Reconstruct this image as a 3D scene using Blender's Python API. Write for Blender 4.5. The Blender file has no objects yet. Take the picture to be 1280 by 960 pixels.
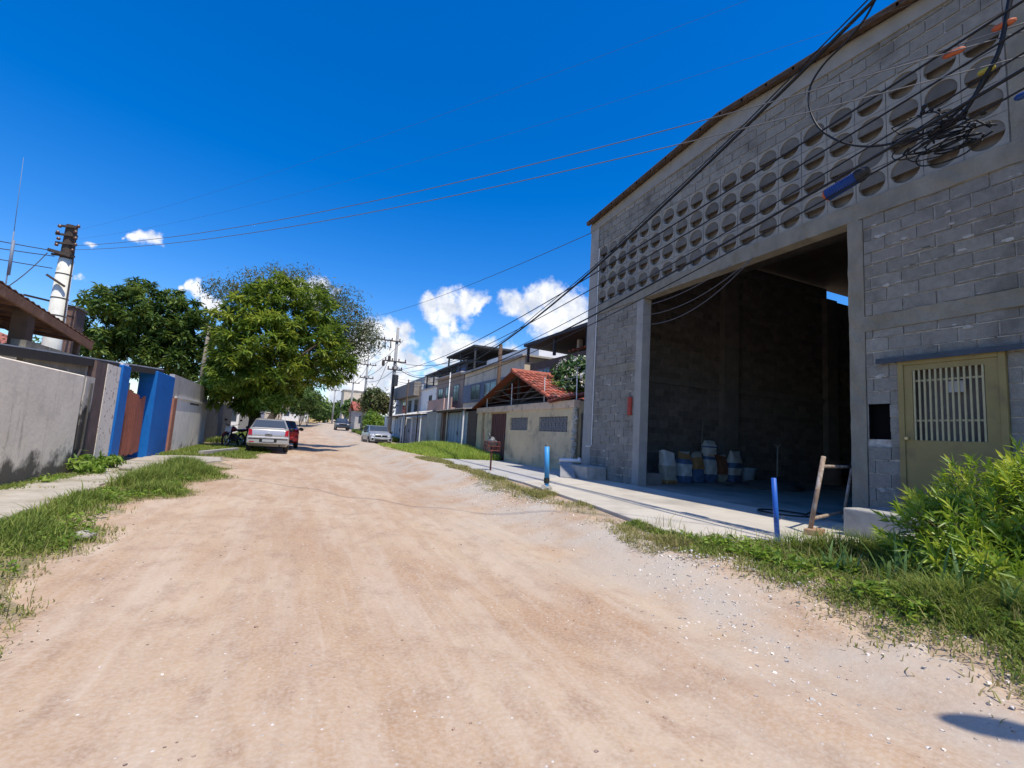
import bpy, math, random
import numpy as np
from mathutils import Matrix, Vector
rnd = random.Random(7)
rng = np.random.default_rng(11)
scene = bpy.context.scene
COL = scene.collection

# ------------------------------------------------------------------ camera
EYE = 1.3
def cam_rot(yaw, pitch, roll):
    cy, sy = np.cos(yaw), np.sin(yaw)
    fwd = np.array([sy, cy, 0]); right = np.array([cy, -sy, 0]); up = np.array([0, 0, 1.])
    f2 = fwd*np.cos(pitch)+up*np.sin(pitch); u2 = up*np.cos(pitch)-fwd*np.sin(pitch)
    r3 = right*np.cos(roll)+u2*np.sin(roll); u3 = u2*np.cos(roll)-right*np.sin(roll)
    return np.array([r3, -u3, f2])
RC = cam_rot(.4185, .112, .0615)
FPX = 592.
def ray(px, py): return RC.T@np.array([px-640, py-480, FPX])
def gy(px, py, Y):
    d = ray(px, py); return (np.array([0, 0, EYE])+d*Y/d[1])
def gx(px, py, X):
    d = ray(px, py); return (np.array([0, 0, EYE])+d*X/d[0])
cam = bpy.data.cameras.new('camera'); camo = bpy.data.objects.new('camera', cam); COL.objects.link(camo)
cam.sensor_width = 36; cam.lens = FPX/1280*36; cam.clip_start = .05; cam.clip_end = 3000
m = Matrix.Identity(4)
for i in range(3):
    m[i][0] = RC[0][i]; m[i][1] = -RC[1][i]; m[i][2] = -RC[2][i]
m[0][3], m[1][3], m[2][3] = 0, 0, EYE
camo.matrix_world = m
scene.camera = camo

# ------------------------------------------------------------------ sun, sky, exposure
SUN = Vector((.088, -.46, 1)).normalized()          # towards the sun
sl = bpy.data.lights.new('sun', 'SUN'); so = bpy.data.objects.new('sun', sl); COL.objects.link(so)
sl.energy = 3.15; sl.angle = math.radians(.53); sl.color = (1, .925, .80)
so.rotation_euler = SUN.to_track_quat('Z', 'Y').to_euler()
scene.view_settings.view_transform = 'Standard'; scene.view_settings.look = 'None'
scene.view_settings.exposure = .58; scene.view_settings.gamma = 1; scene.view_settings.use_curve_mapping = False
W = bpy.data.worlds.new('World'); scene.world = W; W.use_nodes = True
nt = W.node_tree; nt.nodes.clear()
def N(t, **k):
    n = nt.nodes.new(t)
    for a, b in k.items():
        if a.startswith('i_'): n.inputs[a[2:]].default_value = b
        else: setattr(n, a, b)
    return n
sky = N('ShaderNodeTexSky'); sky.sky_type = 'NISHITA'; sky.sun_disc = False
sky.sun_elevation = math.asin(SUN.z); sky.sun_rotation = math.atan2(SUN.x, SUN.y)
sky.altitude = 0; sky.air_density = 1.0; sky.dust_density = .6; sky.ozone_density = 2.5
hsv = N('ShaderNodeHueSaturation'); hsv.inputs['Saturation'].default_value = 1.5; hsv.inputs['Hue'].default_value = .512; hsv.inputs['Value'].default_value = .90
nt.links.new(sky.outputs[0], hsv.inputs['Color'])
tc = N('ShaderNodeTexCoord')
def noise(scale, det, src=None, rough=.55):
    n = N('ShaderNodeTexNoise'); n.inputs['Scale'].default_value = scale; n.inputs['Detail'].default_value = det
    n.inputs['Roughness'].default_value = rough
    nt.links.new(src or tc.outputs['Generated'], n.inputs['Vector']); return n
n1 = noise(9, 6)
sub = N('ShaderNodeVectorMath', operation='SUBTRACT'); sub.inputs[1].default_value = (.5, .5, .5)
nt.links.new(n1.outputs['Color'], sub.inputs[0])
scl = N('ShaderNodeVectorMath', operation='SCALE'); scl.inputs['Scale'].default_value = .10
nt.links.new(sub.outputs[0], scl.inputs[0])
wob = N('ShaderNodeVectorMath', operation='ADD')
nt.links.new(tc.outputs['Generated'], wob.inputs[0]); nt.links.new(scl.outputs[0], wob.inputs[1])
# cumulus puffs: directions of the cloud heaps and their angular sizes
PUFFS = [(640,384,17),(664,378,18),(690,372,20),(715,388,26),(680,400,26),(706,410,26),(725,425,24),(650,398,12),
         (540,388,13),(563,386,17),(587,384,15),(603,388,8),(556,405,13),(572,402,9),(585,428,16),(560,436,20),(610,438,14),(635,445,12),(548,442,12),
         (487,408,12),(502,412,12),(475,424,20),(498,432,16),(460,446,22),(486,456,24),(512,455,14),(440,468,22),(470,482,24),(504,480,18),(420,492,18),(450,500,20),(490,505,18),(400,505,12),(526,500,12),(540,470,10),
         (178,298,12),(189,297,10),(165,301,8),(150,300,4),(118,312,6),(132,314,5),(180,326,4),(97,352,9),(108,358,7),(126,364,7),
         (228,362,9),(242,364,10),(258,372,12),(215,366,5),(275,380,14),(350,352,14),(372,356,14),(395,366,16),(420,372,10)]
mx = None
for (px, py, r) in PUFFS:
    c = ray(px, py); c = c/np.linalg.norm(c); r = r*1.42; c2 = ray(px+r, py); c2 = c2/np.linalg.norm(c2)
    rad = float(np.linalg.norm(c-c2))
    d = N('ShaderNodeVectorMath', operation='DISTANCE'); d.inputs[1].default_value = c
    nt.links.new(wob.outputs[0], d.inputs[0])
    q = N('ShaderNodeMath', operation='MULTIPLY_ADD'); q.inputs[1].default_value = -1/rad; q.inputs[2].default_value = 1.0
    nt.links.new(d.outputs['Value'], q.inputs[0])
    if mx is None: mx = q
    else:
        w = N('ShaderNodeMath', operation='SMOOTH_MAX'); w.inputs[2].default_value = .25
        nt.links.new(mx.outputs[0], w.inputs[0]); nt.links.new(q.outputs[0], w.inputs[1]); mx = w
n2 = noise(42, 7, None, .62)
ad = N('ShaderNodeMath', operation='MULTIPLY_ADD'); ad.inputs[1].default_value = 1.15; ad.inputs[2].default_value = -.575
nt.links.new(n2.outputs['Fac'], ad.inputs[0])
sm = N('ShaderNodeMath', operation='ADD'); nt.links.new(mx.outputs[0], sm.inputs[0]); nt.links.new(ad.outputs[0], sm.inputs[1])
mr = N('ShaderNodeMapRange', interpolation_type='SMOOTHSTEP'); mr.inputs['From Min'].default_value = .0; mr.inputs['From Max'].default_value = .62
nt.links.new(sm.outputs[0], mr.inputs['Value'])
n3 = noise(24, 5)
cr = N('ShaderNodeMapRange'); cr.inputs['From Min'].default_value = .36; cr.inputs['From Max'].default_value = .6
nt.links.new(n3.outputs['Fac'], cr.inputs['Value'])
cm = N('ShaderNodeMix', data_type='RGBA'); cm.inputs['A'].default_value = (3.0, 3.3, 3.9, 1); cm.inputs['B'].default_value = (4.9, 4.95, 5.1, 1)
nt.links.new(cr.outputs[0], cm.inputs['Factor'])
mixc = N('ShaderNodeMix', data_type='RGBA')
nt.links.new(mr.outputs[0], mixc.inputs['Factor']); nt.links.new(hsv.outputs[0], mixc.inputs['A']); nt.links.new(cm.outputs['Result'], mixc.inputs['B'])
bg = N('ShaderNodeBackground'); bg.inputs['Strength'].default_value = .15
nt.links.new(mixc.outputs['Result'], bg.inputs['Color'])
wo = N('ShaderNodeOutputWorld'); nt.links.new(bg.outputs[0], wo.inputs['Surface'])

# ------------------------------------------------------------------ materials
def lin(c): return tuple(c)+(1,)
_mats = {}
def mat(name, c1, c2=None, scale=6., rough=.85, bump=0., bscale=30., metal=0., c3=None, s3=1.2, t3=(.5, .7), tone=False, stretch=(1, 1, 1), spec=.3, detail=6., alpha=None, backside=None):
    """procedural: two tones mixed by noise, an optional stain colour at a larger scale, bump, and a per-face tone attribute"""
    if name in _mats: return _mats[name]
    M = bpy.data.materials.new(name); M.use_nodes = True; t = M.node_tree; t.nodes.clear(); L = t.links.new
    def nn(ty): return t.nodes.new(ty)
    out = nn('ShaderNodeOutputMaterial'); p = nn('ShaderNodeBsdfPrincipled'); L(p.outputs[0], out.inputs[0])
    p.inputs['Roughness'].default_value = rough; p.inputs['Metallic'].default_value = metal
    p.inputs['Specular IOR Level'].default_value = spec
    co = nn('ShaderNodeTexCoord'); mp = nn('ShaderNodeMapping'); mp.inputs['Scale'].default_value = stretch
    L(co.outputs['Object'], mp.inputs['Vector'])
    def noi(s, d=detail):
        n = nn('ShaderNodeTexNoise'); n.inputs['Scale'].default_value = s; n.inputs['Detail'].default_value = d; n.inputs['Roughness'].default_value = .6
        L(mp.outputs[0], n.inputs['Vector']); return n
    col = None
    if c2 is not None:
        n = noi(scale); r = nn('ShaderNodeMapRange'); r.inputs['From Min'].default_value = .34; r.inputs['From Max'].default_value = .66
        L(n.outputs['Fac'], r.inputs['Value'])
        mi = nn('ShaderNodeMix'); mi.data_type = 'RGBA'; mi.inputs['A'].default_value = lin(c1); mi.inputs['B'].default_value = lin(c2)
        L(r.outputs[0], mi.inputs['Factor']); col = mi.outputs['Result']
    if c3 is not None:
        n = noi(s3, 8); r = nn('ShaderNodeMapRange'); r.inputs['From Min'].default_value = t3[0]; r.inputs['From Max'].default_value = t3[1]
        L(n.outputs['Fac'], r.inputs['Value'])
        mi = nn('ShaderNodeMix'); mi.data_type = 'RGBA'; mi.inputs['B'].default_value = lin(c3)
        if col is None: mi.inputs['A'].default_value = lin(c1)
        else: L(col, mi.inputs['A'])
        L(r.outputs[0], mi.inputs['Factor']); col = mi.outputs['Result']
    if tone:
        a = nn('ShaderNodeAttribute'); a.attribute_name = 'tone'
        mu = nn('ShaderNodeMix'); mu.data_type = 'RGBA'; mu.blend_type = 'MULTIPLY'; mu.inputs['Factor'].default_value = 1
        if col is None: mu.inputs['A'].default_value = lin(c1)
        else: L(col, mu.inputs['A'])
        L(a.outputs['Color'], mu.inputs['B']); col = mu.outputs['Result']
    if col is None: p.inputs['Base Color'].default_value = lin(c1)
    else: L(col, p.inputs['Base Color'])
    if bump:
        n = noi(bscale, 8); b = nn('ShaderNodeBump'); b.inputs['Strength'].default_value = bump; b.inputs['Distance'].default_value = .02
        L(n.outputs['Fac'], b.inputs['Height']); L(b.outputs[0], p.inputs['Normal'])
    _mats[name] = M; return M
def leafmat(name, cols, trans=.35, rough=.5, spec=.35):
    if name in _mats: return _mats[name]
    M = bpy.data.materials.new(name); M.use_nodes = True; t = M.node_tree; t.nodes.clear(); L = t.links.new
    out = t.nodes.new('ShaderNodeOutputMaterial'); p = t.nodes.new('ShaderNodeBsdfPrincipled'); tr = t.nodes.new('ShaderNodeBsdfTranslucent'); mi = t.nodes.new('ShaderNodeMixShader')
    a = t.nodes.new('ShaderNodeAttribute'); a.attribute_name = 'tone'; r = t.nodes.new('ShaderNodeValToRGB')
    e = r.color_ramp.elements
    while len(e) < len(cols): e.new(.5)
    for i, c in enumerate(cols): e[i].position = i/(len(cols)-1); e[i].color = lin(c)
    L(a.outputs['Fac'], r.inputs[0]); L(r.outputs[0], p.inputs['Base Color'])
    hs = t.nodes.new('ShaderNodeHueSaturation'); hs.inputs['Value'].default_value = 1.35; hs.inputs['Hue'].default_value = .485
    L(r.outputs[0], hs.inputs['Color']); L(hs.outputs[0], tr.inputs['Color'])
    p.inputs['Roughness'].default_value = rough; p.inputs['Specular IOR Level'].default_value = spec
    mi.inputs[0].default_value = trans; L(p.outputs[0], mi.inputs[1]); L(tr.outputs[0], mi.inputs[2]); L(mi.outputs[0], out.inputs[0])
    _mats[name] = M; return M

# ------------------------------------------------------------------ object helpers
def tag(o, label=None, cat=None, group=None, kind=None):
    if label: o['label'] = label
    if cat: o['category'] = cat
    if group: o['group'] = group
    if kind: o['kind'] = kind
    return o
def thing(name, label, cat, loc=(0, 0, 0), group=None, rz=0.):
    o = bpy.data.objects.new(name, None); COL.objects.link(o); o.location = loc; o.rotation_euler = (0, 0, rz)
    o.empty_display_size = .2
    return tag(o, label, cat, group)
class MB:
    """collects shapes in world coordinates (or local ones when built under a thing with local=True)"""
    def __init__(s): s.v = []; s.f = []; s.mi = []; s.t = []; s.k = 0; s.tone = 1.
    def _add(s, vs, fs):
        b = len(s.v); s.v += [tuple(map(float, v)) for v in vs]
        for f in fs: s.f.append([b+i for i in f]); s.mi.append(s.k); s.t.append(s.tone)
        return s
    def box(s, x0, x1, y0, y1, z0, z1):
        return s._add([(x0,y0,z0),(x1,y0,z0),(x1,y1,z0),(x0,y1,z0),(x0,y0,z1),(x1,y0,z1),(x1,y1,z1),(x0,y1,z1)],
                      [(0,3,2,1),(4,5,6,7),(0,1,5,4),(1,2,6,5),(2,3,7,6),(3,0,4,7)])
    def obox(s, c, size, R=None):
        R = R or Matrix.Identity(3); h = [a/2 for a in size]; vs = []
        for z in (-1, 1):
            for (x, y) in ((-1,-1),(1,-1),(1,1),(-1,1)):
                vs.append(Vector(c)+R@Vector((x*h[0], y*h[1], z*h[2])))
        return s._add(vs, [(0,3,2,1),(4,5,6,7),(0,1,5,4),(1,2,6,5),(2,3,7,6),(3,0,4,7)])
    def beam(s, a, b, w, h=None, up=(0, 0, 1)):
        a, b = Vector(a), Vector(b); d = b-a; L = d.length; d.normalize(); u = Vector(up)
        if abs(d.dot(u)) > .98: u = Vector((0, 1, 0))
        x = d.cross(u).normalized(); u = x.cross(d); R = Matrix((x, d, u)).transposed()
        return s.obox((a+b)/2, (w, L, h or w), R)
    def tube(s, pts, r, n=6, cap=True, r1=None):
        pts = [Vector(p) for p in pts]; m_ = len(pts); vs = []; fs = []; px_ = None
        for i, p in enumerate(pts):
            d = (pts[min(i+1, m_-1)]-pts[max(i-1, 0)]).normalized()
            if px_ is None:
                u = Vector((0, 0, 1)) if abs(d.z) < .9 else Vector((1, 0, 0)); x = d.cross(u).normalized()
            else: x = (px_-d*px_.dot(d)).normalized()
            px_ = x; y = d.cross(x); rr = r if r1 is None else r+(r1-r)*i/(m_-1)
            if isinstance(r, (list, tuple)): rr = r[i]
            for k in range(n):
                a = 2*math.pi*k/n; vs.append(p+x*math.cos(a)*rr+y*math.sin(a)*rr)
        for i in range(m_-1):
            for k in range(n): fs.append((i*n+k, i*n+(k+1) % n, (i+1)*n+(k+1) % n, (i+1)*n+k))
        if cap: fs.append(tuple(range(n))[::-1]); fs.append(tuple((m_-1)*n+k for k in range(n)))
        return s._add(vs, fs)
    def lathe(s, c, prof, n=16, axis='z'):
        vs = []; fs = []
        for (r, h) in prof:
            for k in range(n):
                a = 2*math.pi*k/n; x, y = r*math.cos(a), r*math.sin(a)
                vs.append(Vector(c)+Vector({'z': (x, y, h), 'x': (h, x, y), 'y': (x, h, y)}[axis]))
        m_ = len(prof)
        for i in range(m_-1):
            for k in range(n): fs.append((i*n+k, i*n+(k+1) % n, (i+1)*n+(k+1) % n, (i+1)*n+k))
        fs.append(tuple(range(n))[::-1]); fs.append(tuple((m_-1)*n+k for k in range(n)))
        return s._add(vs, fs)
    def poly(s, pts): return s._add(pts, [tuple(range(len(pts)))])
    def slab(s, pts, t, d=(0, 0, -1)):
        n = len(pts); d = Vector(d)*t; a = [Vector(p) for p in pts]; b = [p+d for p in a]
        return s._add(a+b, [tuple(range(n)), tuple(range(n, 2*n))[::-1]]+[(i, n+i, n+(i+1) % n, (i+1) % n) for i in range(n)])
    def rock(s, c, size, seed=0, flat=.6):
        r_ = random.Random(seed); nu, nv = 8, 5; vs = []; fs = []
        ph = [r_.uniform(0, 6) for _ in range(4)]
        for i in range(nv+1):
            th = math.pi*i/nv
            for k in range(nu):
                a = 2*math.pi*k/nu; q = 1+.18*math.sin(2*a+ph[0])+.14*math.sin(3*a+ph[1]+th*2)+r_.uniform(-.12, .12)
                vs.append((c[0]+size*q*math.sin(th)*math.cos(a), c[1]+size*q*math.sin(th)*math.sin(a)*.8, c[2]+size*flat*q*math.cos(th)))
        for i in range(nv):
            for k in range(nu): fs.append((i*nu+k, (i+1)*nu+k, (i+1)*nu+(k+1) % nu, i*nu+(k+1) % nu))
        return s._add(vs, fs)
    def build(s, name, mats, parent=None, smooth=False, local=False, origin=None, tone=False):
        me = bpy.data.meshes.new(name); off = Vector((0, 0, 0))
        if parent is not None and not local:
            q = parent
            while q is not None: off += q.location; q = q.parent
        loc = None
        if parent is None and origin is not None: off = Vector(origin); loc = off
        me.from_pydata([(v[0]-off.x, v[1]-off.y, v[2]-off.z) for v in s.v], [], s.f)
        if not isinstance(mats, (list, tuple)): mats = [mats]
        for q in mats: me.materials.append(q)
        if len(mats) > 1: me.polygons.foreach_set('material_index', s.mi)
        if smooth: me.polygons.foreach_set('use_smooth', [True]*len(s.f))
        if tone:
            at = me.attributes.new('tone', 'FLOAT_COLOR', 'FACE')
            arr = np.ones((len(s.f), 4), np.float32); arr[:, :3] = np.array(s.t, np.float32)[:, None]; at.data.foreach_set('color', arr.ravel())
        me.update()
        o = bpy.data.objects.new(name, me); COL.objects.link(o)
        if parent is not None: o.parent = parent
        if loc is not None: o.location = loc
        return o
def bevel(o, w=.01, seg=2):
    b = o.modifiers.new('bevel', 'BEVEL'); b.width = w; b.segments = seg; b.limit_method = 'ANGLE'; b.angle_limit = math.radians(40); return o
def np_mesh(name, V, F, k, material, tone=None, parent=None, smooth=False, origin=None):
    """V (n,3); F (m,k) faces of k corners; tone per face"""
    me = bpy.data.meshes.new(name); V = np.asarray(V, np.float32)
    off = np.zeros(3, np.float32)
    if parent is not None:
        q = parent
        while q is not None: off += np.array(q.location, np.float32); q = q.parent
    elif origin is not None: off = np.array(origin, np.float32)
    V = V-off
    n, m_ = len(V), len(F)
    me.vertices.add(n); me.vertices.foreach_set('co', V.ravel())
    me.loops.add(m_*k); me.loops.foreach_set('vertex_index', np.asarray(F, np.int32).ravel())
    me.polygons.add(m_); me.polygons.foreach_set('loop_start', np.arange(0, m_*k, k, dtype=np.int32)); 
    if smooth: me.polygons.foreach_set('use_smooth', np.ones(m_, bool))
    me.materials.append(material)
    me.update(calc_edges=True); me.validate()
    if tone is not None:
        at = me.attributes.new('tone', 'FLOAT_COLOR', 'FACE'); arr = np.ones((m_, 4), np.float32); arr[:, :3] = np.asarray(tone, np.float32)[:, None]; at.data.foreach_set('color', arr.ravel())
    o = bpy.data.objects.new(name, me); COL.objects.link(o)
    if parent is not None: o.parent = parent
    elif origin is not None: o.location = origin
    return o
def copy_tree(o, parent=None):
    c = o.copy(); COL.objects.link(c); c.parent = parent
    for ch in [x for x in o.children]: copy_tree(ch, c)
    return c

# value noise for shapes
_perm = np.random.default_rng(3).random((256, 256))
def vnoise(x, y):
    x = np.asarray(x, float); y = np.asarray(y, float)
    xi = np.floor(x).astype(int); yi = np.floor(y).astype(int); fx = x-xi; fy = y-yi
    fx = fx*fx*(3-2*fx); fy = fy*fy*(3-2*fy)
    a = _perm[xi & 255, yi & 255]; b = _perm[(xi+1) & 255, yi & 255]; c = _perm[xi & 255, (yi+1) & 255]; d = _perm[(xi+1) & 255, (yi+1) & 255]
    return a+(b-a)*fx+(c-a)*fy+(a-b-c+d)*fx*fy
def fbm(x, y, o=4):
    s = 0; a = .5
    for i in range(o): s = s+a*vnoise(x*2**i+17*i, y*2**i+31*i); a *= .5
    return s
def sstep(x, a, b):
    t = np.clip((x-a)/(b-a), 0, 1); return t*t*(3-2*t)
def height(x, y):
    x = np.asarray(x, float); y = np.asarray(y, float)
    s = np.maximum(0, y-36); z = .026*s*(s/(s+8))
    z = z+.29*sstep(x, 2.8, 4.2)*sstep(y, -2, 1.5)
    z = z+.05*sstep(-x, 1.5, 2.1)
    z = z-.05*np.exp(-((x-1.2-.3*np.sin(y*.25))/.9)**2)*.6
    return z
def hz(x, y): return float(height(x, y))
# ================================================================== GROUND, ROAD, PATHS
M_soil = mat('soil', (.47, .36, .25), (.38, .285, .195), 2.5, .95, .8, 25, c3=(.20, .18, .09), s3=.7, t3=(.48, .62))
def grid_mesh(xs, ys, zf):
    X, Y = np.meshgrid(xs, ys); Z = zf(X, Y); nx, ny = len(xs), len(ys)
    V = np.stack([X, Y, Z], -1).reshape(-1, 3); i = np.arange((nx-1)*(ny-1)); r = i//(nx-1); c = i % (nx-1); a = r*nx+c
    return V, np.stack([a, a+1, a+nx+1, a+nx], -1)
xs = np.r_[-400, -150, -60, -25, np.arange(-14, 16.01, .5), 25, 60, 150, 400]
ys = np.r_[-60, -25, np.arange(-10, 60.01, .75), np.arange(62, 150, 4), 200, 300, 600, 1000]
V, F = grid_mesh(xs, ys, lambda x, y: height(x, y)-.035)
g = np_mesh('ground', V, F, 4, M_soil, smooth=True); tag(g, kind='structure')

def road_edges(y):
    l = -1.72+.22*np.sin(y*.55+.4)+.5*(fbm(y*.7, 0*y+3.)-.47)+.15*np.sin(y*2.1)+.16*(vnoise(y*5+2, 0*y)-.5)+.08*(vnoise(y*13, 0*y+4)-.5)
    r = 3.70+.30*sstep(y, 1.6, 3.6)+.9*sstep(y, 8, 13)+.35*np.sin(y*.4)*sstep(y, 4, 9)+.6*(fbm(y*.8, 0*y+9.)-.47)+.16*(vnoise(y*5+2, 0*y+7)-.5)+.08*(vnoise(y*13, 0*y+8)-.5)
    r = r+.4*sstep(y, 20, 60); sh = .085*np.maximum(0, y-38)
    l = l+sh; r = r+sh
    return l, r
def road_z(X, Y):
    z = height(X, Y)
    ruts = .022*np.sin(X*5.2+1.6*np.sin(Y*.35))*np.exp(-((X-1.2)/2.2)**2)
    return z+ruts+.05*(fbm(X*.9, Y*.5)-.47)+.012*(fbm(X*4, Y*3)-.47)+.004*(vnoise(X*16, Y*14)-.5)
u = np.linspace(0, 1, 150)
yr = np.concatenate([np.arange(-4, .6, .3), np.arange(.6, 9, .045), np.arange(9, 22, .12), np.arange(22, 60, .5), np.arange(60, 160, 2)])
L_, R_ = road_edges(yr); X = L_[:, None]+(R_-L_)[:, None]*u[None]; Y = np.repeat(yr[:, None], len(u), 1)
edge = np.minimum(u, 1-u)[None]*(R_-L_)[:, None]
Z = road_z(X, Y)-.05*np.exp(-edge/.10)+.004
n_u = len(u); i = np.arange((len(yr)-1)*(n_u-1)); r_ = i//(n_u-1); c_ = i % (n_u-1); a = r_*n_u+c_
M_road = bpy.data.materials.new('dirt_road'); M_road.use_nodes = True
def road_material(Mt):
    t = Mt.node_tree; t.nodes.clear(); L = t.links.new
    def nn(ty, **k):
        n = t.nodes.new(ty)
        for q, w in k.items(): setattr(n, q, w)
        return n
    out = nn('ShaderNodeOutputMaterial'); p = nn('ShaderNodeBsdfPrincipled'); L(p.outputs[0], out.inputs[0])
    p.inputs['Roughness'].default_value = .95; p.inputs['Specular IOR Level'].default_value = .12
    co = nn('ShaderNodeTexCoord')
    def noi(s, st=(1, 1, 1), d=8, ro=.6):
        mp = nn('ShaderNodeMapping'); mp.inputs['Scale'].default_value = st; L(co.outputs['Object'], mp.inputs[0])
        n = nn('ShaderNodeTexNoise'); n.inputs['Scale'].default_value = s; n.inputs['Detail'].default_value = d; n.inputs['Roughness'].default_value = ro
        L(mp.outputs[0], n.inputs['Vector']); return n.outputs['Fac']
    def rg(v, a, b, lo=0., hi=1.):
        r = nn('ShaderNodeMapRange'); r.inputs['From Min'].default_value = a; r.inputs['From Max'].default_value = b; r.inputs['To Min'].default_value = lo; r.inputs['To Max'].default_value = hi
        L(v, r.inputs['Value']); return r.outputs[0]
    def mixc(f, a, b, bl='MIX'):
        m_ = nn('ShaderNodeMix', data_type='RGBA', blend_type=bl)
        for s_, q in (('A', a), ('B', b)):
            if isinstance(q, tuple): m_.inputs[s_].default_value = lin(q)
            else: L(q, m_.inputs[s_])
        if isinstance(f, float): m_.inputs['Factor'].default_value = f
        else: L(f, m_.inputs['Factor'])
        return m_.outputs['Result']
    pale = (.50, .37, .245); red = (.395, .25, .148)
    col = mixc(rg(noi(.50, (1, .5, 1), 10, .65), .41, .57), pale, red)                 # broad patches of redder soil
    col = mixc(rg(noi(1.7, (1.5, .22, 1)), .46, .64, 0, .5), col, (.55, .455, .35))  # pale wheel streaks along the street
    col = mixc(rg(noi(2.6, (2.2, .10, 1), 10, .7), .50, .64, 0, .3), col, (.33, .228, .155))   # darker tyre tracks
    col = mixc(rg(noi(3.4, (2.6, .12, 1), 10, .7), .54, .68, 0, .35), col, (.57, .475, .37))
    col = mixc(rg(noi(5, (1, .6, 1)), .50, .70, 0, .7), col, (.32, .21, .14))
    col = mixc(rg(noi(45), .40, .66, 0, .45), col, (.57, .475, .375))            # grain
    # gravelly grey towards the right edge
    sx = nn('ShaderNodeSeparateXYZ'); L(co.outputs['Object'], sx.inputs[0])
    col = mixc(rg(noi(.9, (1, .8, 1), 12, .72), .56, .66, 0, .45), col, (.335, .215, .14))   # darker compacted patches
    gm = nn('ShaderNodeMath', operation='MULTIPLY'); L(rg(sx.outputs['X'], 1.9, 3.6), gm.inputs[0]); L(rg(noi(1.1), .38, .58), gm.inputs[1])
    col = mixc(gm.outputs[0], col, (.47, .41, .335))
    vo = nn('ShaderNodeTexVoronoi'); vo.inputs['Scale'].default_value = 26; vo.inputs['Randomness'].default_value = 1; L(co.outputs['Object'], vo.inputs['Vector'])
    peb = nn('ShaderNodeMath', operation='MULTIPLY'); L(rg(vo.outputs['Distance'], .22, .12), peb.inputs[0])
    sepc = nn('ShaderNodeSeparateColor'); L(vo.outputs['Color'], sepc.inputs[0])
    pm = nn('ShaderNodeMath', operation='MULTIPLY'); L(peb.outputs[0], pm.inputs[0])
    dens = rg(sx.outputs['X'], -1.5, 3.8, .95, .74)
    gt = nn('ShaderNodeMath', operation='GREATER_THAN'); L(sepc.outputs[0], gt.inputs[0]); L(dens, gt.inputs[1])
    peb.inputs[1].default_value = 1.; L(gt.outputs[0], pm.inputs[1])
    col = mixc(pm.outputs[0], col, mixc(sepc.outputs[1], (.40, .33, .27), (.74, .70, .64)))
    L(col, p.inputs['Base Color'])
    b1 = nn('ShaderNodeBump'); b1.inputs['Strength'].default_value = .45; b1.inputs['Distance'].default_value = .015; L(noi(22, d=5, ro=.6), b1.inputs['Height'])
    b2 = nn('ShaderNodeBump'); b2.inputs['Strength'].default_value = .35; b2.inputs['Distance'].default_value = .006; L(pm.outputs[0], b2.inputs['Height']); L(b1.outputs[0], b2.inputs['Normal'])
    L(b2.outputs[0], p.inputs['Normal'])
road_material(M_road)
rd = np_mesh('road', np.stack([X, Y, Z], -1).reshape(-1, 3), np.stack([a, a+1, a+n_u+1, a+n_u], -1), 4, M_road, smooth=True); tag(rd, kind='structure')

M_conc = mat('pale_concrete', (.57, .525, .44), (.48, .44, .365), 1.6, .9, .25, 60, c3=(.37, .34, .29), s3=.8, t3=(.52, .72))
M_conc2 = mat('grey_paving', (.47, .455, .42), (.41, .395, .365), 2.2, .9, .2, 50, c3=(.33, .32, .29), s3=.9, t3=(.55, .75))
M_joint = mat('dark_joint', (.12, .11, .10))
b = MB()
b.slab([(4.16,4.6,.305),(4.35,4.05,.305),(4.85,3.5,.305),(5.3,3.1,.305),(6.3,2.75,.305),(7.76,2.6,.305),(7.76,12.3,.305),(4.86,10.0,.305),(4.45,6.4,.305)], .16)
sw = b.build('pavement', M_conc); tag(sw, kind='structure'); bevel(sw, .012)
b = MB(); b.slab([(4.866,10.02,.30),(7.76,12.32,.30),(7.99,12.32,.30),(7.99,20.3,.30),(5.1,18.2,.30),(4.95,13.5,.30)], .15)
b.k = 0
sw2 = b.build('pavement', M_conc2); tag(sw2, kind='structure'); bevel(sw2, .012)
b = MB()
r_ = random.Random(3); ring = [(-3.95,3),(-2.98,3),(-2.85,6.5),(-2.95,9),(-3.05,14.5),(-2.6,15.5),(-2.0,17.0),(-2.2,18.6),(-3.4,18.9),(-4.05,18.3),(-4.05,14)]; pts = []
for i, (x0, y0) in enumerate(ring):
    x1, y1 = ring[(i+1) % len(ring)]; n_ = max(1, int(math.hypot(x1-x0, y1-y0)/.22))
    for k in range(n_): q = k/n_; pts.append((x0+(x1-x0)*q+r_.uniform(-.05, .05), y0+(y1-y0)*q, .05))
b.slab(pts, .12)
M_path = mat('worn_path', (.50, .45, .37), (.38, .34, .27), 3, .95, .4, 40, c3=(.26, .23, .15), s3=1.4, t3=(.5, .68))
pth = b.build('path', M_path); tag(pth, kind='structure')
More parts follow.
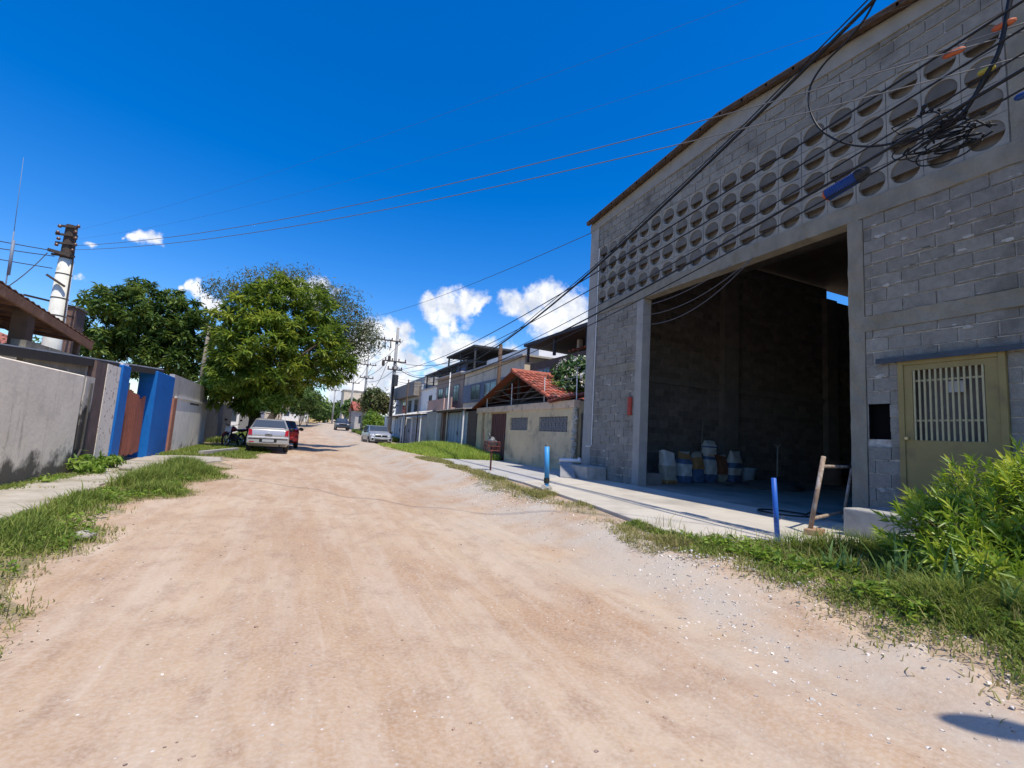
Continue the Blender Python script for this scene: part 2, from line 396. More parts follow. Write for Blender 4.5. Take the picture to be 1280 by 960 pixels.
# ================================================================== WAREHOUSE of bare blocks
M_block = mat('concrete_block', (.305, .286, .245), (.236, .221, .19), 11, .95, .9, 70, c3=(.13, .118, .098), s3=1.5, t3=(.52, .74), tone=True)
M_mortar = mat('mortar', (.56, .53, .47), (.30, .28, .245), 9, .95, .7, 40)
M_cast = mat('cast_concrete', (.30, .272, .212), (.215, .195, .152), 3, .92, .8, 30, c3=(.20, .175, .12), s3=2.2, t3=(.5, .7), stretch=(1, 1, .6))
M_castp = mat('smooth_concrete', (.38, .36, .32), (.30, .285, .255), 2.5, .9, .25, 40, c3=(.28, .275, .26), s3=1.5, t3=(.52, .7))
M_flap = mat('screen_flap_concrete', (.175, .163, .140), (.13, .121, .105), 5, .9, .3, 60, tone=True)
M_cobogo = mat('screen_concrete', (.34, .315, .265), (.26, .242, .205), 5, .9, .3, 60, c3=(.21, .21, .205), s3=1.1, t3=(.5, .72))
M_dark = mat('shade_black', (.015, .015, .016))  # near-black, used as painted shade behind the window grilles
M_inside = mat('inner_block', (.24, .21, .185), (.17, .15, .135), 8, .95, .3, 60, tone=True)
M_insmor = mat('inner_mortar_backing', (.28, .25, .22), (.2, .18, .16), 6, .95)
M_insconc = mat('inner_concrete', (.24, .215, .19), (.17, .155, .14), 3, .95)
FX = 7.77; Z0 = .305
wh = thing('warehouse', 'tall unfinished grey block warehouse with huge open doorway and round-holed screen', 'warehouse', (FX, 7.0, Z0))
def block_wall(mb, y0, y1, z0, z1, x=FX, bl=.40, bh=.20, holes=(), jit=.006, gap=.019, seed=1):
    """courses of separate blocks on the plane X=x, front face at about x"""
    r = random.Random(seed); z = z0; row = 0
    while z < z1-.02:
        zt = min(z+bh, z1); y = y0-(bl/2 if row % 2 else 0)-r.uniform(0, .02)
        while y < y1:
            a, b_ = max(y, y0), min(y+bl, y1); y += bl
            if b_-a < .05: continue
            segs = [(a, b_)]
            for (h0, h1, g0, g1) in holes:
                if zt > g0+.03 and z < g1-.03:
                    q = []
                    for (s0, s1) in segs:
                        if s1 <= h0 or s0 >= h1: q.append((s0, s1))
                        else:
                            if s0 < h0-.03: q.append((s0, h0))
                            if s1 > h1+.03: q.append((h1, s1))
                    segs = q
            for (s0, s1) in segs:
                o = r.uniform(-jit, jit*.4); mb.tone = r.uniform(.90, 1.07)*(1.15 if r.random() < .05 else 1)
                g1_, g2_, g3_, g4_ = [gap*r.uniform(.25, .85) for _ in range(4)]
                mb.box(x+o, x+.09, s0+g1_, s1-g2_, z+g3_, zt-g4_)
        z += bh; row += 1
    mb.tone = 1
GATE = (2.73, 3.87, Z0+.33, 2.73); HOLE = (4.0, 4.27, 1.6, 2.12)
for (a0, a1, c0, c1, ho, sd) in ((9.73, 11.63, Z0, 3.22, (), 2), (9.73, 11.63, 3.44, 5.05, (), 3), (-2.6, 4.30, Z0, 3.24, [GATE, HOLE], 4), (-2.6, 4.30, 3.46, 5.06, (), 5)):
    pl = MB(); block_wall(pl, a0, a1, c0, c1, holes=ho, seed=sd); pl.build('block_wall', M_block, wh, tone=True)
up = MB(); block_wall(up, -2.6, 11.6, 7.15, 8.0, seed=6); up.build('upper_block_wall', M_block, wh, tone=True)
mo = MB()
mo.box(FX+.017, FX+.14, 9.73, 11.63, Z0, 5.05)
for (a0, a1, c0, c1) in [(-2.6, 2.73, Z0, 5.06), (3.87, 4.0, Z0, 2.73), (4.0, 4.27, Z0, 1.6), (4.0, 4.27, 2.12, 2.73), (4.27, 4.30, Z0, 2.73), (2.73, 4.30, 2.731, 5.06), (2.73, 3.87, .25, Z0+.33)]:
    mo.box(FX+.017, FX+.14, a0, a1, c0, c1)
mo.box(FX+.017, FX+.14, -2.6, 11.6, 7.13, 8.0)
# squeezed-out mortar along the joints
r_ = random.Random(5)
for k in range(420):
    y = r_.uniform(-.5, 4.2); row = r_.randint(1, 23); z = Z0+row*.2+r_.uniform(-.006, .006)
    if (GATE[0]-.35 < y < GATE[1] and z < 2.8) or (3.6 < y < 4.3 and 1.5 < z < 2.2) or z > 5: continue
    l = r_.uniform(.05, .3); mo.box(FX-.004, FX+.03, y, min(y+l, 4.28), z-.010, z-.001)
for k in range(130):
    y = r_.uniform(9.75, 11.4); row = r_.randint(1, 23); z = Z0+row*.2; l = r_.uniform(.05, .25); mo.box(FX-.004, FX+.03, y, min(y+l, 11.6), z-.009, z-.001)
def smear(y, z, s):
    n_ = 9; pts = []
    for k in range(n_):
        a = -2*math.pi*k/n_; q = s*r_.uniform(.45, 1.1); pts.append((FX-.0075, y+q*math.cos(a)*1.5, z+q*math.sin(a)*.7))
    mo.slab(pts, .02, (1, 0, 0))
for k in range(120):
    y = r_.uniform(-.5, 4.2); z = r_.uniform(.5, 4.95)
    if (GATE[0]-.2 < y < GATE[1]+.1 and z < 2.95) or (3.8 < y and 1.5 < z < 2.25) or 3.15 < z < 3.55: continue
    smear(y, Z0+round((z-Z0)/.2)*.2+r_.uniform(-.03, .03), r_.uniform(.012, .05) if y < 3.9 else r_.uniform(.02, .07))
for k in range(40): smear(r_.uniform(9.8, 11.55), Z0+round(r_.uniform(0, 14))*.2+r_.uniform(-.03, .03), r_.uniform(.015, .05))
mo.build('mortar', M_mortar, wh)
def rough_box(mb, x0, x1, y0, y1, z0, z1, amp=.008, n=.16, seed=0):
    """cast-concrete member: front face (x0) with an uneven skin, plain other sides"""
    ny = max(2, int((y1-y0)/n)); nz = max(2, int((z1-z0)/n)); r = random.Random(seed); vs = []; fs = []
    for j in range(nz+1):
        for i in range(ny+1):
            e = 0 if 0 < i < ny and 0 < j < nz else .5
            vs.append((x0+r.uniform(-amp, amp)*(1-e*.5), y0+(y1-y0)*i/ny+(r.uniform(-amp, amp) if i in (0, ny) and ny > 2 else 0), z0+(z1-z0)*j/nz+(r.uniform(-amp, amp)*.8 if j in (0, nz) else 0)))
    w = ny+1
    for j in range(nz):
        for i in range(ny): fs.append((j*w+i, (j+1)*w+i, (j+1)*w+i+1, j*w+i+1))
    base = len(vs)
    vs += [(x1, y0, z0), (x1, y1, z0), (x1, y1, z1), (x1, y0, z1)]
    bot = [i for i in range(w)]; top = [nz*w+i for i in range(w)]; lft = [j*w for j in range(nz+1)]; rgt = [j*w+ny for j in range(nz+1)]
    fs += [tuple(bot+[base+1, base]), tuple(top[::-1]+[base+3, base+2]), tuple(lft[::-1]+[base, base+3]), tuple(rgt+[base+2, base+1]), (base, base+1, base+2, base+3)]
    mb._add(vs, fs)
def col(y0, y1, z0, z1, seed, m_=M_cast, x0=FX-.012, amp=.008):
    c = MB(); rough_box(c, x0, FX+.24, y0, y1, z0, z1, amp=amp, seed=seed); return c.build('column', m_, wh)
col(11.632, 12.05, Z0-.1, 8.02, 1, M_castp, amp=.002)
col(9.48, 9.728, Z0, 5.045, 2, M_castp, amp=.004)
col(4.302, 4.525, Z0, 5.045, 3, amp=.013)
col(2.2, 2.57, 5.345, 7.13, 4)
b = MB(); rough_box(b, FX-.025, FX+.24, -2.6, 5.2, 5.05, 5.34, amp=.012, seed=9); b.box(FX-.02, FX+.24, 5.2, 11.63, 5.053, 5.337); b.build('beam', M_cast, wh)
b = MB(); rough_box(b, FX-.015, FX+.1, -2.6, 4.30, 3.24, 3.46, amp=.014, seed=10); b.build('band', M_cast, wh); b = MB(); rough_box(b, FX-.008, FX+.1, 9.73, 11.63, 3.22, 3.44, amp=.006, seed=11); b.build('band', M_cast, wh)
# screen of square blocks with round half-closed holes
CS = .45; NS = 22; scb = {k: MB() for k in (0, 1)}
for ci in range(31):
    yc = 11.36-CS*ci
    if 2.0 < yc < 2.62 or yc < -2.3: continue
    cb = scb[int(yc < 2.2)]; cp = cb
    for rr in range(4):
        zc = 5.345+CS*(rr+.5); h = CS/2-.004; R = .192; o = r_.uniform(-.004, .004); x = FX+o; d = .10
        vs = []; fs = []
        for k in range(NS):
            a = 2*math.pi*(k+.5)/NS; ca, sa = math.cos(a), math.sin(a); q = h/max(abs(ca), abs(sa))
            vs += [(x, yc+q*ca, zc+q*sa), (x, yc+R*ca, zc+R*sa), (x+d, yc+R*ca, zc+R*sa)]
        for k in range(NS):
            i, j = 3*k, 3*((k+1) % NS); fs += [(i, i+1, j+1, j), (i+1, i+2, j+2, j+1)]
        # corners of the square
        for (sy, sz) in ((1, 1), (-1, 1), (-1, -1), (1, -1)):
            a = math.atan2(sz, sy) % (2*math.pi); k = int(a/(2*math.pi)*NS-.5) % NS
            vs.append((x, yc+sy*h, zc+sz*h)); fs.append((3*k, 3*((k+1) % NS), len(vs)-1))
        cb._add(vs, fs)
        # rain flap closing the upper part of the hole
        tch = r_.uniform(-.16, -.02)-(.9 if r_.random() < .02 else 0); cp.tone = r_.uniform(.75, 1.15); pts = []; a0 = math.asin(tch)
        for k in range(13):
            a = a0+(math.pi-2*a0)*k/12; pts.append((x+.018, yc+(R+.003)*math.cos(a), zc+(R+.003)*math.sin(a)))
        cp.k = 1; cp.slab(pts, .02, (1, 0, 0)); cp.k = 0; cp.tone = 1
        cb.box(x+.012, x+.1, yc-h-.008, yc-h+.001, zc-h, zc+h)
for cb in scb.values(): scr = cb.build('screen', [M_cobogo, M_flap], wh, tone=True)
b = MB(); b.box(FX+.02, FX+.12, -2.6, 11.60, 5.337, 5.347); b.box(FX+.1, FX+.14, 11.585, 11.64, 5.34, 7.13); b.build('screen_edge', M_mortar, wh)
# roof: low gable with rusty purlin edge, pale fascia
def roofz(y): return 8.02+ (8.47-8.02)*min(max((12.1-y)/5.1, 0), 1) if y >= 7 else 8.47-.105*(7-y)
M_fascia = mat('fascia_sheet', (.31, .29, .25), (.25, .235, .205), 3, .7, .1, 20, c3=(.30, .285, .26), s3=2.5, t3=(.52, .7))
M_rust = mat('rusty_edge', (.10, .06, .035), (.055, .04, .03), 6, .8, .4, 30, c3=(.16, .10, .06), s3=5, t3=(.55, .65))
b = MB(); ysr = [12.08, 9.5, 7.0, 3.0, -2.6]
for y0, y1 in zip(ysr[:-1], ysr[1:]):
    za, zb = roofz(y0), roofz(y1)
    b._add([(FX-.03, y0, 7.78+(za-8.02)*.55), (FX-.03, y1, 7.78+(zb-8.02)*.55), (FX-.03, y1, zb), (FX-.03, y0, za), (FX+.1, y0, 7.78+(za-8.02)*.55), (FX+.1, y1, 7.78+(zb-8.02)*.55), (FX+.1, y1, zb), (FX+.1, y0, za)],
           [(0,1,2,3), (4,7,6,5), (0,4,5,1), (3,2,6,7)])
b.build('fascia', M_fascia, wh)
M_sheet = mat('roof_sheet', (.16, .13, .10), (.12, .10, .08), 2, .8, c3=(.14, .09, .06), s3=2, t3=(.55, .7))
b = MB()
for y0, y1 in zip(ysr[:-1], ysr[1:]):
    b.slab([(FX-.20, y0, roofz(y0)+.07), (FX-.20, y1, roofz(y1)+.07), (26, y1, roofz(y1)+.07), (26, y0, roofz(y0)+.07)], .025)
rf = b.build('roof', M_sheet, wh)
b = MB()
for y0, y1 in zip(ysr[:-1], ysr[1:]): b.beam((FX-.14, y0, roofz(y0)+.02), (FX-.14, y1, roofz(y1)+.02), .10, .09)
for k in range(26):
    y = 11.9-k*.55; b.beam((FX-.19, y, roofz(y)+.015), (FX+.3, y, roofz(y)+.015), .04, .06)
b.build('purlin', M_rust, rf)
# inside
ins = MB()
r_ = random.Random(8)
def inner(y, x0, x1, z0, z1):
    z = z0; row = 0
    while z < z1-.02:
        x = x0-(.2 if row % 2 else 0)
        while x < x1:
            a, b_ = max(x, x0), min(x+.4, x1); x += .4
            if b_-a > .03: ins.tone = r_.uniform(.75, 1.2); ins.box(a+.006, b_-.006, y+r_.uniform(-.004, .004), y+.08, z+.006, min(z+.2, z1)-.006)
        z += .2; row += 1
inner(11.8, 8.02, 13.0, Z0, 7.6); inner(11.8, 13.7, 18.5, Z0, 7.6); inner(11.8, 19.15, 25, Z0, 6.9)
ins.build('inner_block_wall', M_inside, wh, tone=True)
b = MB(); b.box(8.02, 18.85, 11.815, 12.0, Z0, 8.0); b.box(18.85, 25.2, 11.815, 12.0, Z0, 7.55); b.box(22.5, 25.2, 11.815, 12.0, 7.55, 8.0); b.box(FX+.15, FX+.17, -2.55, 11.5, 5.36, 7.12)  # last box: plate added behind the screen holes so they look less black
b.box(25, 25.2, -2.6, 12, Z0, 8.5); b.box(8.0, 25, -2.8, -2.6, Z0, 8.1); b.box(8.03, 8.1, -2.6, 4.3, 5.06, 7.1) if False else None
b.build('inner_mortar_backing', M_insmor, wh)
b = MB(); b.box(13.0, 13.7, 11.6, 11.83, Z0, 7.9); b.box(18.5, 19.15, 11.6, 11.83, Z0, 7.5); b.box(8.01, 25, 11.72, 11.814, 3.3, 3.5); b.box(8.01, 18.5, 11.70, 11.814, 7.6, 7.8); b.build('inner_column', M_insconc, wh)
b = MB()
for x in (9.9, 13.3): b.beam((x, 11.8, 7.55), (x, -2.6, 7.45), .18, .35)
for y in (8.0, 6.0, 4): b.beam((8.1, y, roofz(y)-.06), (25, y, roofz(y)-.06), .07, .12)
b.build('rafter', M_insconc, rf)
M_floor = mat('workshop_floor', (.44, .39, .32), (.33, .29, .24), 1.5, .85, .2, 40, c3=(.20, .19, .17), s3=.9, t3=(.5, .7))
b = MB(); b.slab([(7.762, -2.6, .303), (25, -2.6, .303), (25, 12, .303), (7.762, 12, .303)], .2); b.build('floor', M_floor, wh)
b = MB(); b.box(8.02, 8.75, 9.75, 10.5, Z0, Z0+.30); o = b.build('footing_ledge', M_insconc, wh)
# conduit, red box and meter recess on the front
M_pvc = mat('white_pvc', (.70, .70, .69), (.62, .61, .60), 8, .5)
b = MB(); b.tube([(FX-.025, 11.56, 7.1), (FX-.025, 11.56, 1.22), (FX-.025, 11.60, 1.18), (FX-.012, 11.86, 1.18)], .016, 8); b.build('conduit', M_pvc, wh)
M_redbox = mat('faded_red', (.42, .06, .04), (.30, .05, .035), 20, .5)
b = MB(); b.box(FX-.06, FX-.006, 9.80, 9.93, 2.05, 2.52); b.box(FX-.07, FX-.06, 9.815, 9.915, 2.2, 2.3); bevel(b.build('alarm_box', M_redbox, wh), .008)
b = MB(); b.box(FX+.10, FX+.13, 3.99, 4.28, 1.59, 2.13); b.box(FX-.004, FX+.1, 3.998, 4.006, 1.6, 2.12); b.box(FX-.004, FX+.1, 4.264, 4.272, 1.6, 2.12); b.box(FX+.0, FX+.1, 4.006, 4.264, 2.112, 2.12)
b.build('meter_box', mat('recess_shade', (.007, .007, .007), rough=.95, spec=.05), wh)  # near-black lining puts the shade of the hole into its colour
# steel gate in the right part
M_olive = mat('olive_paint', (.305, .235, .09), (.26, .20, .075), 4, .55, .05, 60, c3=(.20, .145, .07), s3=3, t3=(.55, .72))
M_olive2 = mat('olive_bar_paint', (.46, .40, .22), (.40, .345, .19), 9, .5)
gt = MB(); y0, y1, z0, z1 = GATE; xg = FX-.01
gt.box(xg-.03, xg+.06, y0, y0+.07, z0, z1); gt.box(xg-.03, xg+.06, y1-.07, y1, z0, z1); gt.box(xg-.03, xg+.06, y0+.07, y1-.07, z1-.08, z1)
door = gt.build('gate', M_olive, wh); bevel(door, .006)
b = MB(); b.box(xg-.012, xg+.03, y0+.073, y1-.073, z0+.01, 1.60)
b.box(xg-.012, xg+.03, y0+.073, y0+.20, 1.60, z1-.083); b.box(xg-.012, xg+.03, y1-.17, y1-.073, 1.60, z1-.083); b.box(xg-.012, xg+.03, y0+.20, y1-.17, 2.57, z1-.083)
b.box(xg-.02, xg-.012, y0+.10, y1-.10, .80, .83); b.build('gate_panel', M_olive, door)
b = MB(); nb = 13
for k in range(nb):
    y = y0+.22+(y1-.19-y0-.22)*k/(nb-1); b.box(xg-.014, xg+.002, y-.011, y+.011, 1.602, 2.568)
for z in (1.87, 2.42): b.box(xg+.003, xg+.012, y0+.2, y1-.17, z-.012, z+.012)
b.build('gate_bar', M_olive2, door)
b = MB(); b.lathe((xg-.012, y1-.105, 1.62), [(.018, 0), (.02, -.02), (.028, -.045), (.022, -.06)], 12, 'x'); b.build('gate_handle', mat('brass_knob', (.6, .5, .25), rough=.3, metal=.8), door)
b = MB(); b.box(xg+.2, xg+.23, y0-.2, y1+.2, z0, z1); b.build('gate_backing', M_insconc, door)
b = MB(); b.box(xg+.10, xg+.12, y0+.45, y0+.62, 2.25, 2.4); b.build('paper_note', M_pvc, door)
M_steel = mat('blue_grey_steel', (.06, .075, .095), (.045, .055, .07), 8, .55, c3=(.16, .11, .08), s3=6, t3=(.6, .7))
b = MB(); b.box(FX-.085, FX-.014, 2.0, 4.12, 2.742, 2.775); b.box(FX-.085, FX-.078, 2.0, 4.12, 2.70, 2.742); b.build('lintel', M_steel, wh)

# concrete steps below the gate
b = MB(); b.box(6.62, 7.75, 2.5, 3.98, .30, .655); st = b.build('concrete_step', mat('step_concrete', (.42, .41, .375), (.33, .32, .29), 4, .92, .5, 25, c3=(.22, .21, .19), s3=2.2, t3=(.52, .7)), origin=(7.2, 3.2, .30))
b = MB(); b.box(6.60, 7.1, 2.2, 3.0, .655, .80); b.box(6.25, 6.615, 2.1, 3.25, .22, .47)
b.build('step_tread', _mats['step_concrete'], st)
bevel(st, .02)
tag(st, 'rough cast concrete steps below the olive steel gate', 'steps')
# ================================================================== THINGS BY THE WAREHOUSE
M_blue = mat('blue_pipe', (.02, .10, .42), (.025, .13, .5), 6, .45, c3=(.10, .16, .30), s3=8, t3=(.6, .7))
M_lblue = mat('pale_blue_pipe', (.05, .28, .60), (.06, .32, .66), 6, .45)
t = thing('pipe_post', 'light blue plastic pipe post set in white concrete on pavement edge', 'post', (4.69, 8.53, .30), 'blue pipe posts along the pavement')
b = MB(); b.tube([(4.69, 8.53, .52), (4.66, 8.54, 1.16)], .05, 12); b.build('pipe', M_lblue, t, True)
b = MB(); b.tube([(4.695, 8.53, .30), (4.69, 8.53, .54)], .045, 10); b.build('lower_sleeve', M_lblue, t)
b = MB(); b.tube([(4.69, 8.53, .43), (4.688, 8.53, .53)], .058, 10); b.build('collar', mat('dark_collar', (.03, .035, .03)), t)
b = MB(); b.tube([(4.659, 8.54, 1.158), (4.657, 8.54, 1.20)], .04, 10); b.build('cap', mat('dull_cap', (.16, .15, .13)), t)
b = MB(); b.rock((4.69, 8.53, .31), .12, 3, .7); b.build('base', M_castp, t)
t = thing('pipe_post', 'dark blue slim pipe post rising from grass before the warehouse doorway', 'post', (5.10, 3.79, .30), 'blue pipe posts along the pavement')
b = MB(); b.tube([(5.12, 3.79, .22), (5.06, 3.80, 1.02)], .028, 10); b.build('pipe', M_blue, t, True)
b = MB(); b.tube([(5.10, 3.79, .52), (5.02, 3.75, .56), (4.99, 3.73, .60)], .004, 5); b.tube([(5.10, 3.79, .53), (5.19, 3.76, .60)], .004, 5); b.build('tie_wire', M_steel, t)

# scaffold end frame leaning at the right jamb
M_tube = mat('rusty_tube', (.36, .27, .20), (.22, .15, .10), 14, .7, .2, 60, c3=(.45, .40, .35), s3=9, t3=(.5, .65))
t = thing('scaffold_frame', 'rusty scaffold end frame standing on a brick by the doorway jamb', 'scaffold', (6.12, 4.08, .37))
A0 = Vector((6.12, 4.08, .38)); A1 = Vector((6.40, 4.08, 1.30)); B0 = Vector((7.95, 4.78, .33)); B1 = Vector((8.22, 4.76, 1.30))
b = MB(); b.tube([A0, A1], .028, 10); b.build('leg', M_tube, t, True)
b = MB(); b.tube([B0, B1], .024, 10); b.build('leg', M_tube, t, True)
for q in (.86, .13):
    b = MB(); b.tube([A0.lerp(A1, q), B0.lerp(B1, q)], .023, 10); b.build('rung', M_tube, t, True)
b = MB(); b.tube([A0.lerp(A1, .52)+Vector((-.03, 0, 0)), A0.lerp(A1, .52)+Vector((-.05, -.02, .03))], .008, 6); b.build('pin', M_tube, t)
b = MB(); b.obox((0, 0, 0), (.30, .17, .07), Matrix.Rotation(.35, 3, 'Z')); o = b.build('brick', mat('clay_brick', (.42, .25, .17), (.36, .20, .13), 9, .9, .3), origin=None); o.location = (6.15, 4.05, .342); bevel(o, .006)
tag(o, 'clay brick under the foot of the scaffold frame', 'brick')
# hose coil on the floor
pts = []
for k in range(120):
    a = k*.21; r = .42+.03*math.sin(k*.37); pts.append((7.45+r*math.cos(a), 5.3+r*1.1*math.sin(a), .325+.006*(k % 30)/3))
b = MB(); b.tube(pts, .011, 6); o = b.build('hose', mat('black_rubber', (.02, .02, .02), rough=.5), None, True, origin=(7.45, 5.3, .32)); tag(o, 'loose black hose coil on the floor behind the scaffold frame', 'hose')

# cement bags along the inner wall
BAGM = {'w': mat('bag_white', (.74, .70, .63), (.64, .60, .53), 9, .8, .3, 18), 'b': mat('bag_blue', (.14, .20, .32), (.10, .15, .26), 9, .8, .3, 18), 'o': mat('bag_orange', (.48, .26, .10), (.40, .21, .08), 9, .8, .3, 18), 't': mat('bag_tan', (.50, .44, .34), (.42, .36, .27), 9, .8, .3, 18), 'r': mat('bag_red', (.34, .14, .08), (.28, .11, .06), 9, .8)}
def bag(loc, h, w, d, bands, label, lean=(0, 0), rz=0., seed=0, open_=False):
    """a filled paper sack standing up: boxy pinched outline, flat sewn top with ears, creased sides, printed panels"""
    r = random.Random(seed); nu, nv = 28, 18; b = MB(); keys = list(dict.fromkeys([c for _, c in bands]+['w'])); R = Matrix.Rotation(rz, 3, 'Z'); rows = []
    ph = [r.uniform(0, 6) for _ in range(6)]
    for j in range(nv+1):
        q = j/nv; row = []
        thick = (1-.92*max(0, (q-.62)/.38)**1.1) if not open_ else (1-.35*q)
        wide = 1+.06*math.sin(q*3.0+ph[0])-.10*(1-q)**6+(.10*max(0, (q-.8)/.2) if not open_ else .06*q)
        slump = .05*math.sin(q*4+ph[1])
        for k in range(nu):
            a = 2*math.pi*k/nu; e = .42
            x = math.copysign(abs(math.cos(a))**e, math.cos(a))*w/2*wide; y = math.copysign(abs(math.sin(a))**e, math.sin(a))*d/2*thick
            cr = .010*math.sin(7*q*3+ph[2]+2*a)+.008*math.sin(11*a+ph[3]+q*9)+.008*math.sin(5*a-q*14+ph[4])
            y += cr*(.4+thick); x += cr*.5+slump*.5
            row.append(R@Vector((x+lean[0]*q*q, y+lean[1]*q*q+slump*.4, q*h*(1+.03*math.cos(a+ph[5])*q)+(.025*math.cos(2*a+ph[1]) if j == nv else 0))))
        rows.append(row)
    b.v += [tuple(v) for row in rows for v in row]
    def kk(q):
        for lim, c in bands:
            if q <= lim: return keys.index(c)
        return keys.index(bands[-1][1])
    for j in range(nv):
        for k in range(nu):
            b.f.append([j*nu+k, j*nu+(k+1) % nu, (j+1)*nu+(k+1) % nu, (j+1)*nu+k]); b.t.append(1); q = (j+.5)/nv; an = 2*math.pi*(k+.5)/nu
            panel = math.sin(an) < .35
            b.mi.append(kk(q) if panel or q < .12 else keys.index('w'))
    b.f.append(list(range(nu))[::-1]); b.f.append([nv*nu+k for k in range(nu)]); b.mi += [0, keys.index('w')]; b.t += [1, 1]
    o = b.build('cement_bag', [BAGM[c] for c in keys], None, True, local=True); o.location = loc
    return tag(o, label, 'cement bag', 'cement bags inside the doorway')
WZ = .31
bag((9.45, 10.3, WZ), .86, .46, .34, [(.12, 'o'), (.55, 't'), (1, 'w')], 'pale dusty cement bag nearest the doorway edge, faded orange foot', (-.08, 0), .15, 1, True)
bag((10.32, 10.6, WZ), .88, .40, .32, [(.2, 'b'), (.62, 'w'), (.8, 'b'), (1, 'o')], 'white cement bag with blue foot and orange top', (0, 0), .1, 2)
bag((11.0, 10.8, WZ), .88, .40, .32, [(.45, 'b'), (.6, 'o'), (.85, 'o'), (1, 't')], 'blue and orange cement bag beside the two stacked ones', (0, 0), .1, 3)
bag((11.72, 11.0, WZ), .86, .46, .34, [(.3, 'b'), (.75, 'w'), (.88, 'b'), (1, 'w')], 'lower white and blue cement bag carrying another on top', (0, 0), .1, 4)
bag((11.72, 11.0, WZ+.84), .42, .44, .3, [(.5, 'w'), (.6, 'b'), (1, 'w')], 'short white cement bag lying on top of the stack', (0, 0), .1, 5)
bag((12.48, 11.25, WZ), .84, .44, .32, [(.25, 't'), (.75, 'r'), (1, 'r')], 'dull orange red cement bag between stacked and slumped white bags', (0, 0), .1, 6)
bag((13.1, 11.3, WZ), .98, .62, .36, [(.2, 'b'), (.45, 'w'), (.6, 'b'), (1, 'w')], 'slumped white cement bag with pointed top beside the bucket', (.12, 0), .25, 7)
t = thing('bucket', 'pale blue bucket beside the slumped white bag', 'bucket', (13.85, 11.35, WZ))
b = MB(); b.lathe((13.85, 11.35, WZ), [(.2, 0), (.27, .42), (.28, .43), (.28, .46), (.25, .46), (.19, .04)], 18); b.build('pail', mat('pale_blue_plastic', (.45, .52, .58), (.40, .47, .53), 7, .5), t, True)
b = MB(); b.tube([(13.85+.27*math.cos(a), 11.35-.05-.1*math.sin(a), WZ+.44-.22*math.sin(a)) for a in [math.pi*k/10 for k in range(11)]], .008, 5); b.build('handle', M_steel, t)
b = MB(); b.rock((12.3, 9.35, WZ+.02), .85, 5, .22); b.rock((13.2, 9.6, WZ+.02), .7, 6, .26); b.rock((11.7, 9.55, WZ), .6, 9, .2)
o = b.build('sand_pile', mat('dark_sand', (.12, .105, .09), (.09, .08, .07), 12, .95, .6, 40), None, True, origin=(12.5, 9.5, WZ)); tag(o, 'low heap of dark sand with shovel upright in it', 'sand pile')
t = thing('shovel', 'wooden handled shovel stuck upright in the sand heap', 'shovel', (13.0, 9.65, WZ+.1))
b = MB(); b.tube([(13.0, 9.65, WZ+.25), (13.12, 9.72, WZ+1.2)], .022, 8); b.build('shaft', mat('grey_wood', (.40, .36, .30), (.32, .28, .22), 15, .8), t, True)
b = MB(); b.tube([(13.02, 9.72, WZ+1.26), (13.12, 9.72, WZ+1.19), (13.22, 9.72, WZ+1.26)], .02, 8); b.build('grip', _mats['grey_wood'], t)
b = MB(); b.slab([(12.88, 9.63, WZ+.32), (13.12, 9.63, WZ+.32), (13.1, 9.62, WZ+.05), (12.98, 9.61, WZ-.02), (12.87, 9.62, WZ+.05)], .01, (0, 1, 0)); b.build('blade', M_steel, t)
t = thing('barrel', 'dim rusty drum standing far back on the workshop floor', 'barrel', (17.6, 11.0, WZ))
b = MB(); b.lathe((17.6, 11.0, WZ), [(.34, 0), (.36, .02), (.36, .36), (.375, .39), (.36, .42), (.36, .80), (.375, .82), (.375, .86), (.34, .86), (.34, .80)], 20); b.build('drum', mat('drum_rust', (.30, .20, .15), (.22, .14, .10), 5, .8), t, True)
b = MB(); b.lathe((17.6, 11.0, WZ+.86), [(.0, -.06), (.335, -.06)], 20); b.build('lid', mat('drum_lid', (.16, .12, .10)), t)
b = MB(); b.tube([(11.9, 11.55, WZ), (12.05, 11.58, WZ+1.9)], .018, 8); o = b.build('broom_stick', _mats['grey_wood'], None, True, origin=(11.95, 11.56, WZ)); tag(o, 'thin stick leaning on the inner wall behind the stacked bags', 'stick')

# planter box, board and white pipe at the gap beside the warehouse
b = MB(); b.box(7.1, 7.72, 10.75, 11.85, .31, .64); b.box(7.15, 7.67, 10.80, 11.80, .64, .65)
o = b.build('concrete_box', _mats['step_concrete'], None, origin=(7.3, 11.1, .31)); bevel(o, .012); tag(o, 'low rectangular concrete box against the warehouse corner pier', 'concrete box')
b = MB(); b.slab([(6.62, 11.3, .33), (6.95, 11.05, .33), (7.25, 11.75, .70), (7.0, 12.0, .70)], .03)
o = b.build('leaning_board', mat('white_board', (.30, .30, .30), (.24, .24, .24), 5, .8), None, origin=(6.8, 11.4, .35)); tag(o, 'pale bent board leaning on the concrete box', 'board')
b = MB(); b.tube([(7.05, 12.1, .74), (7.45, 11.6, .75)], .055, 12); b.tube([(7.4, 11.65, .74), (7.42, 11.63, .84)], .04, 10)
o = b.build('drain_pipe', M_pvc, None, True, origin=(7, 11.8, .8)); tag(o, 'short white plastic pipe lying across the leaning board', 'pipe')
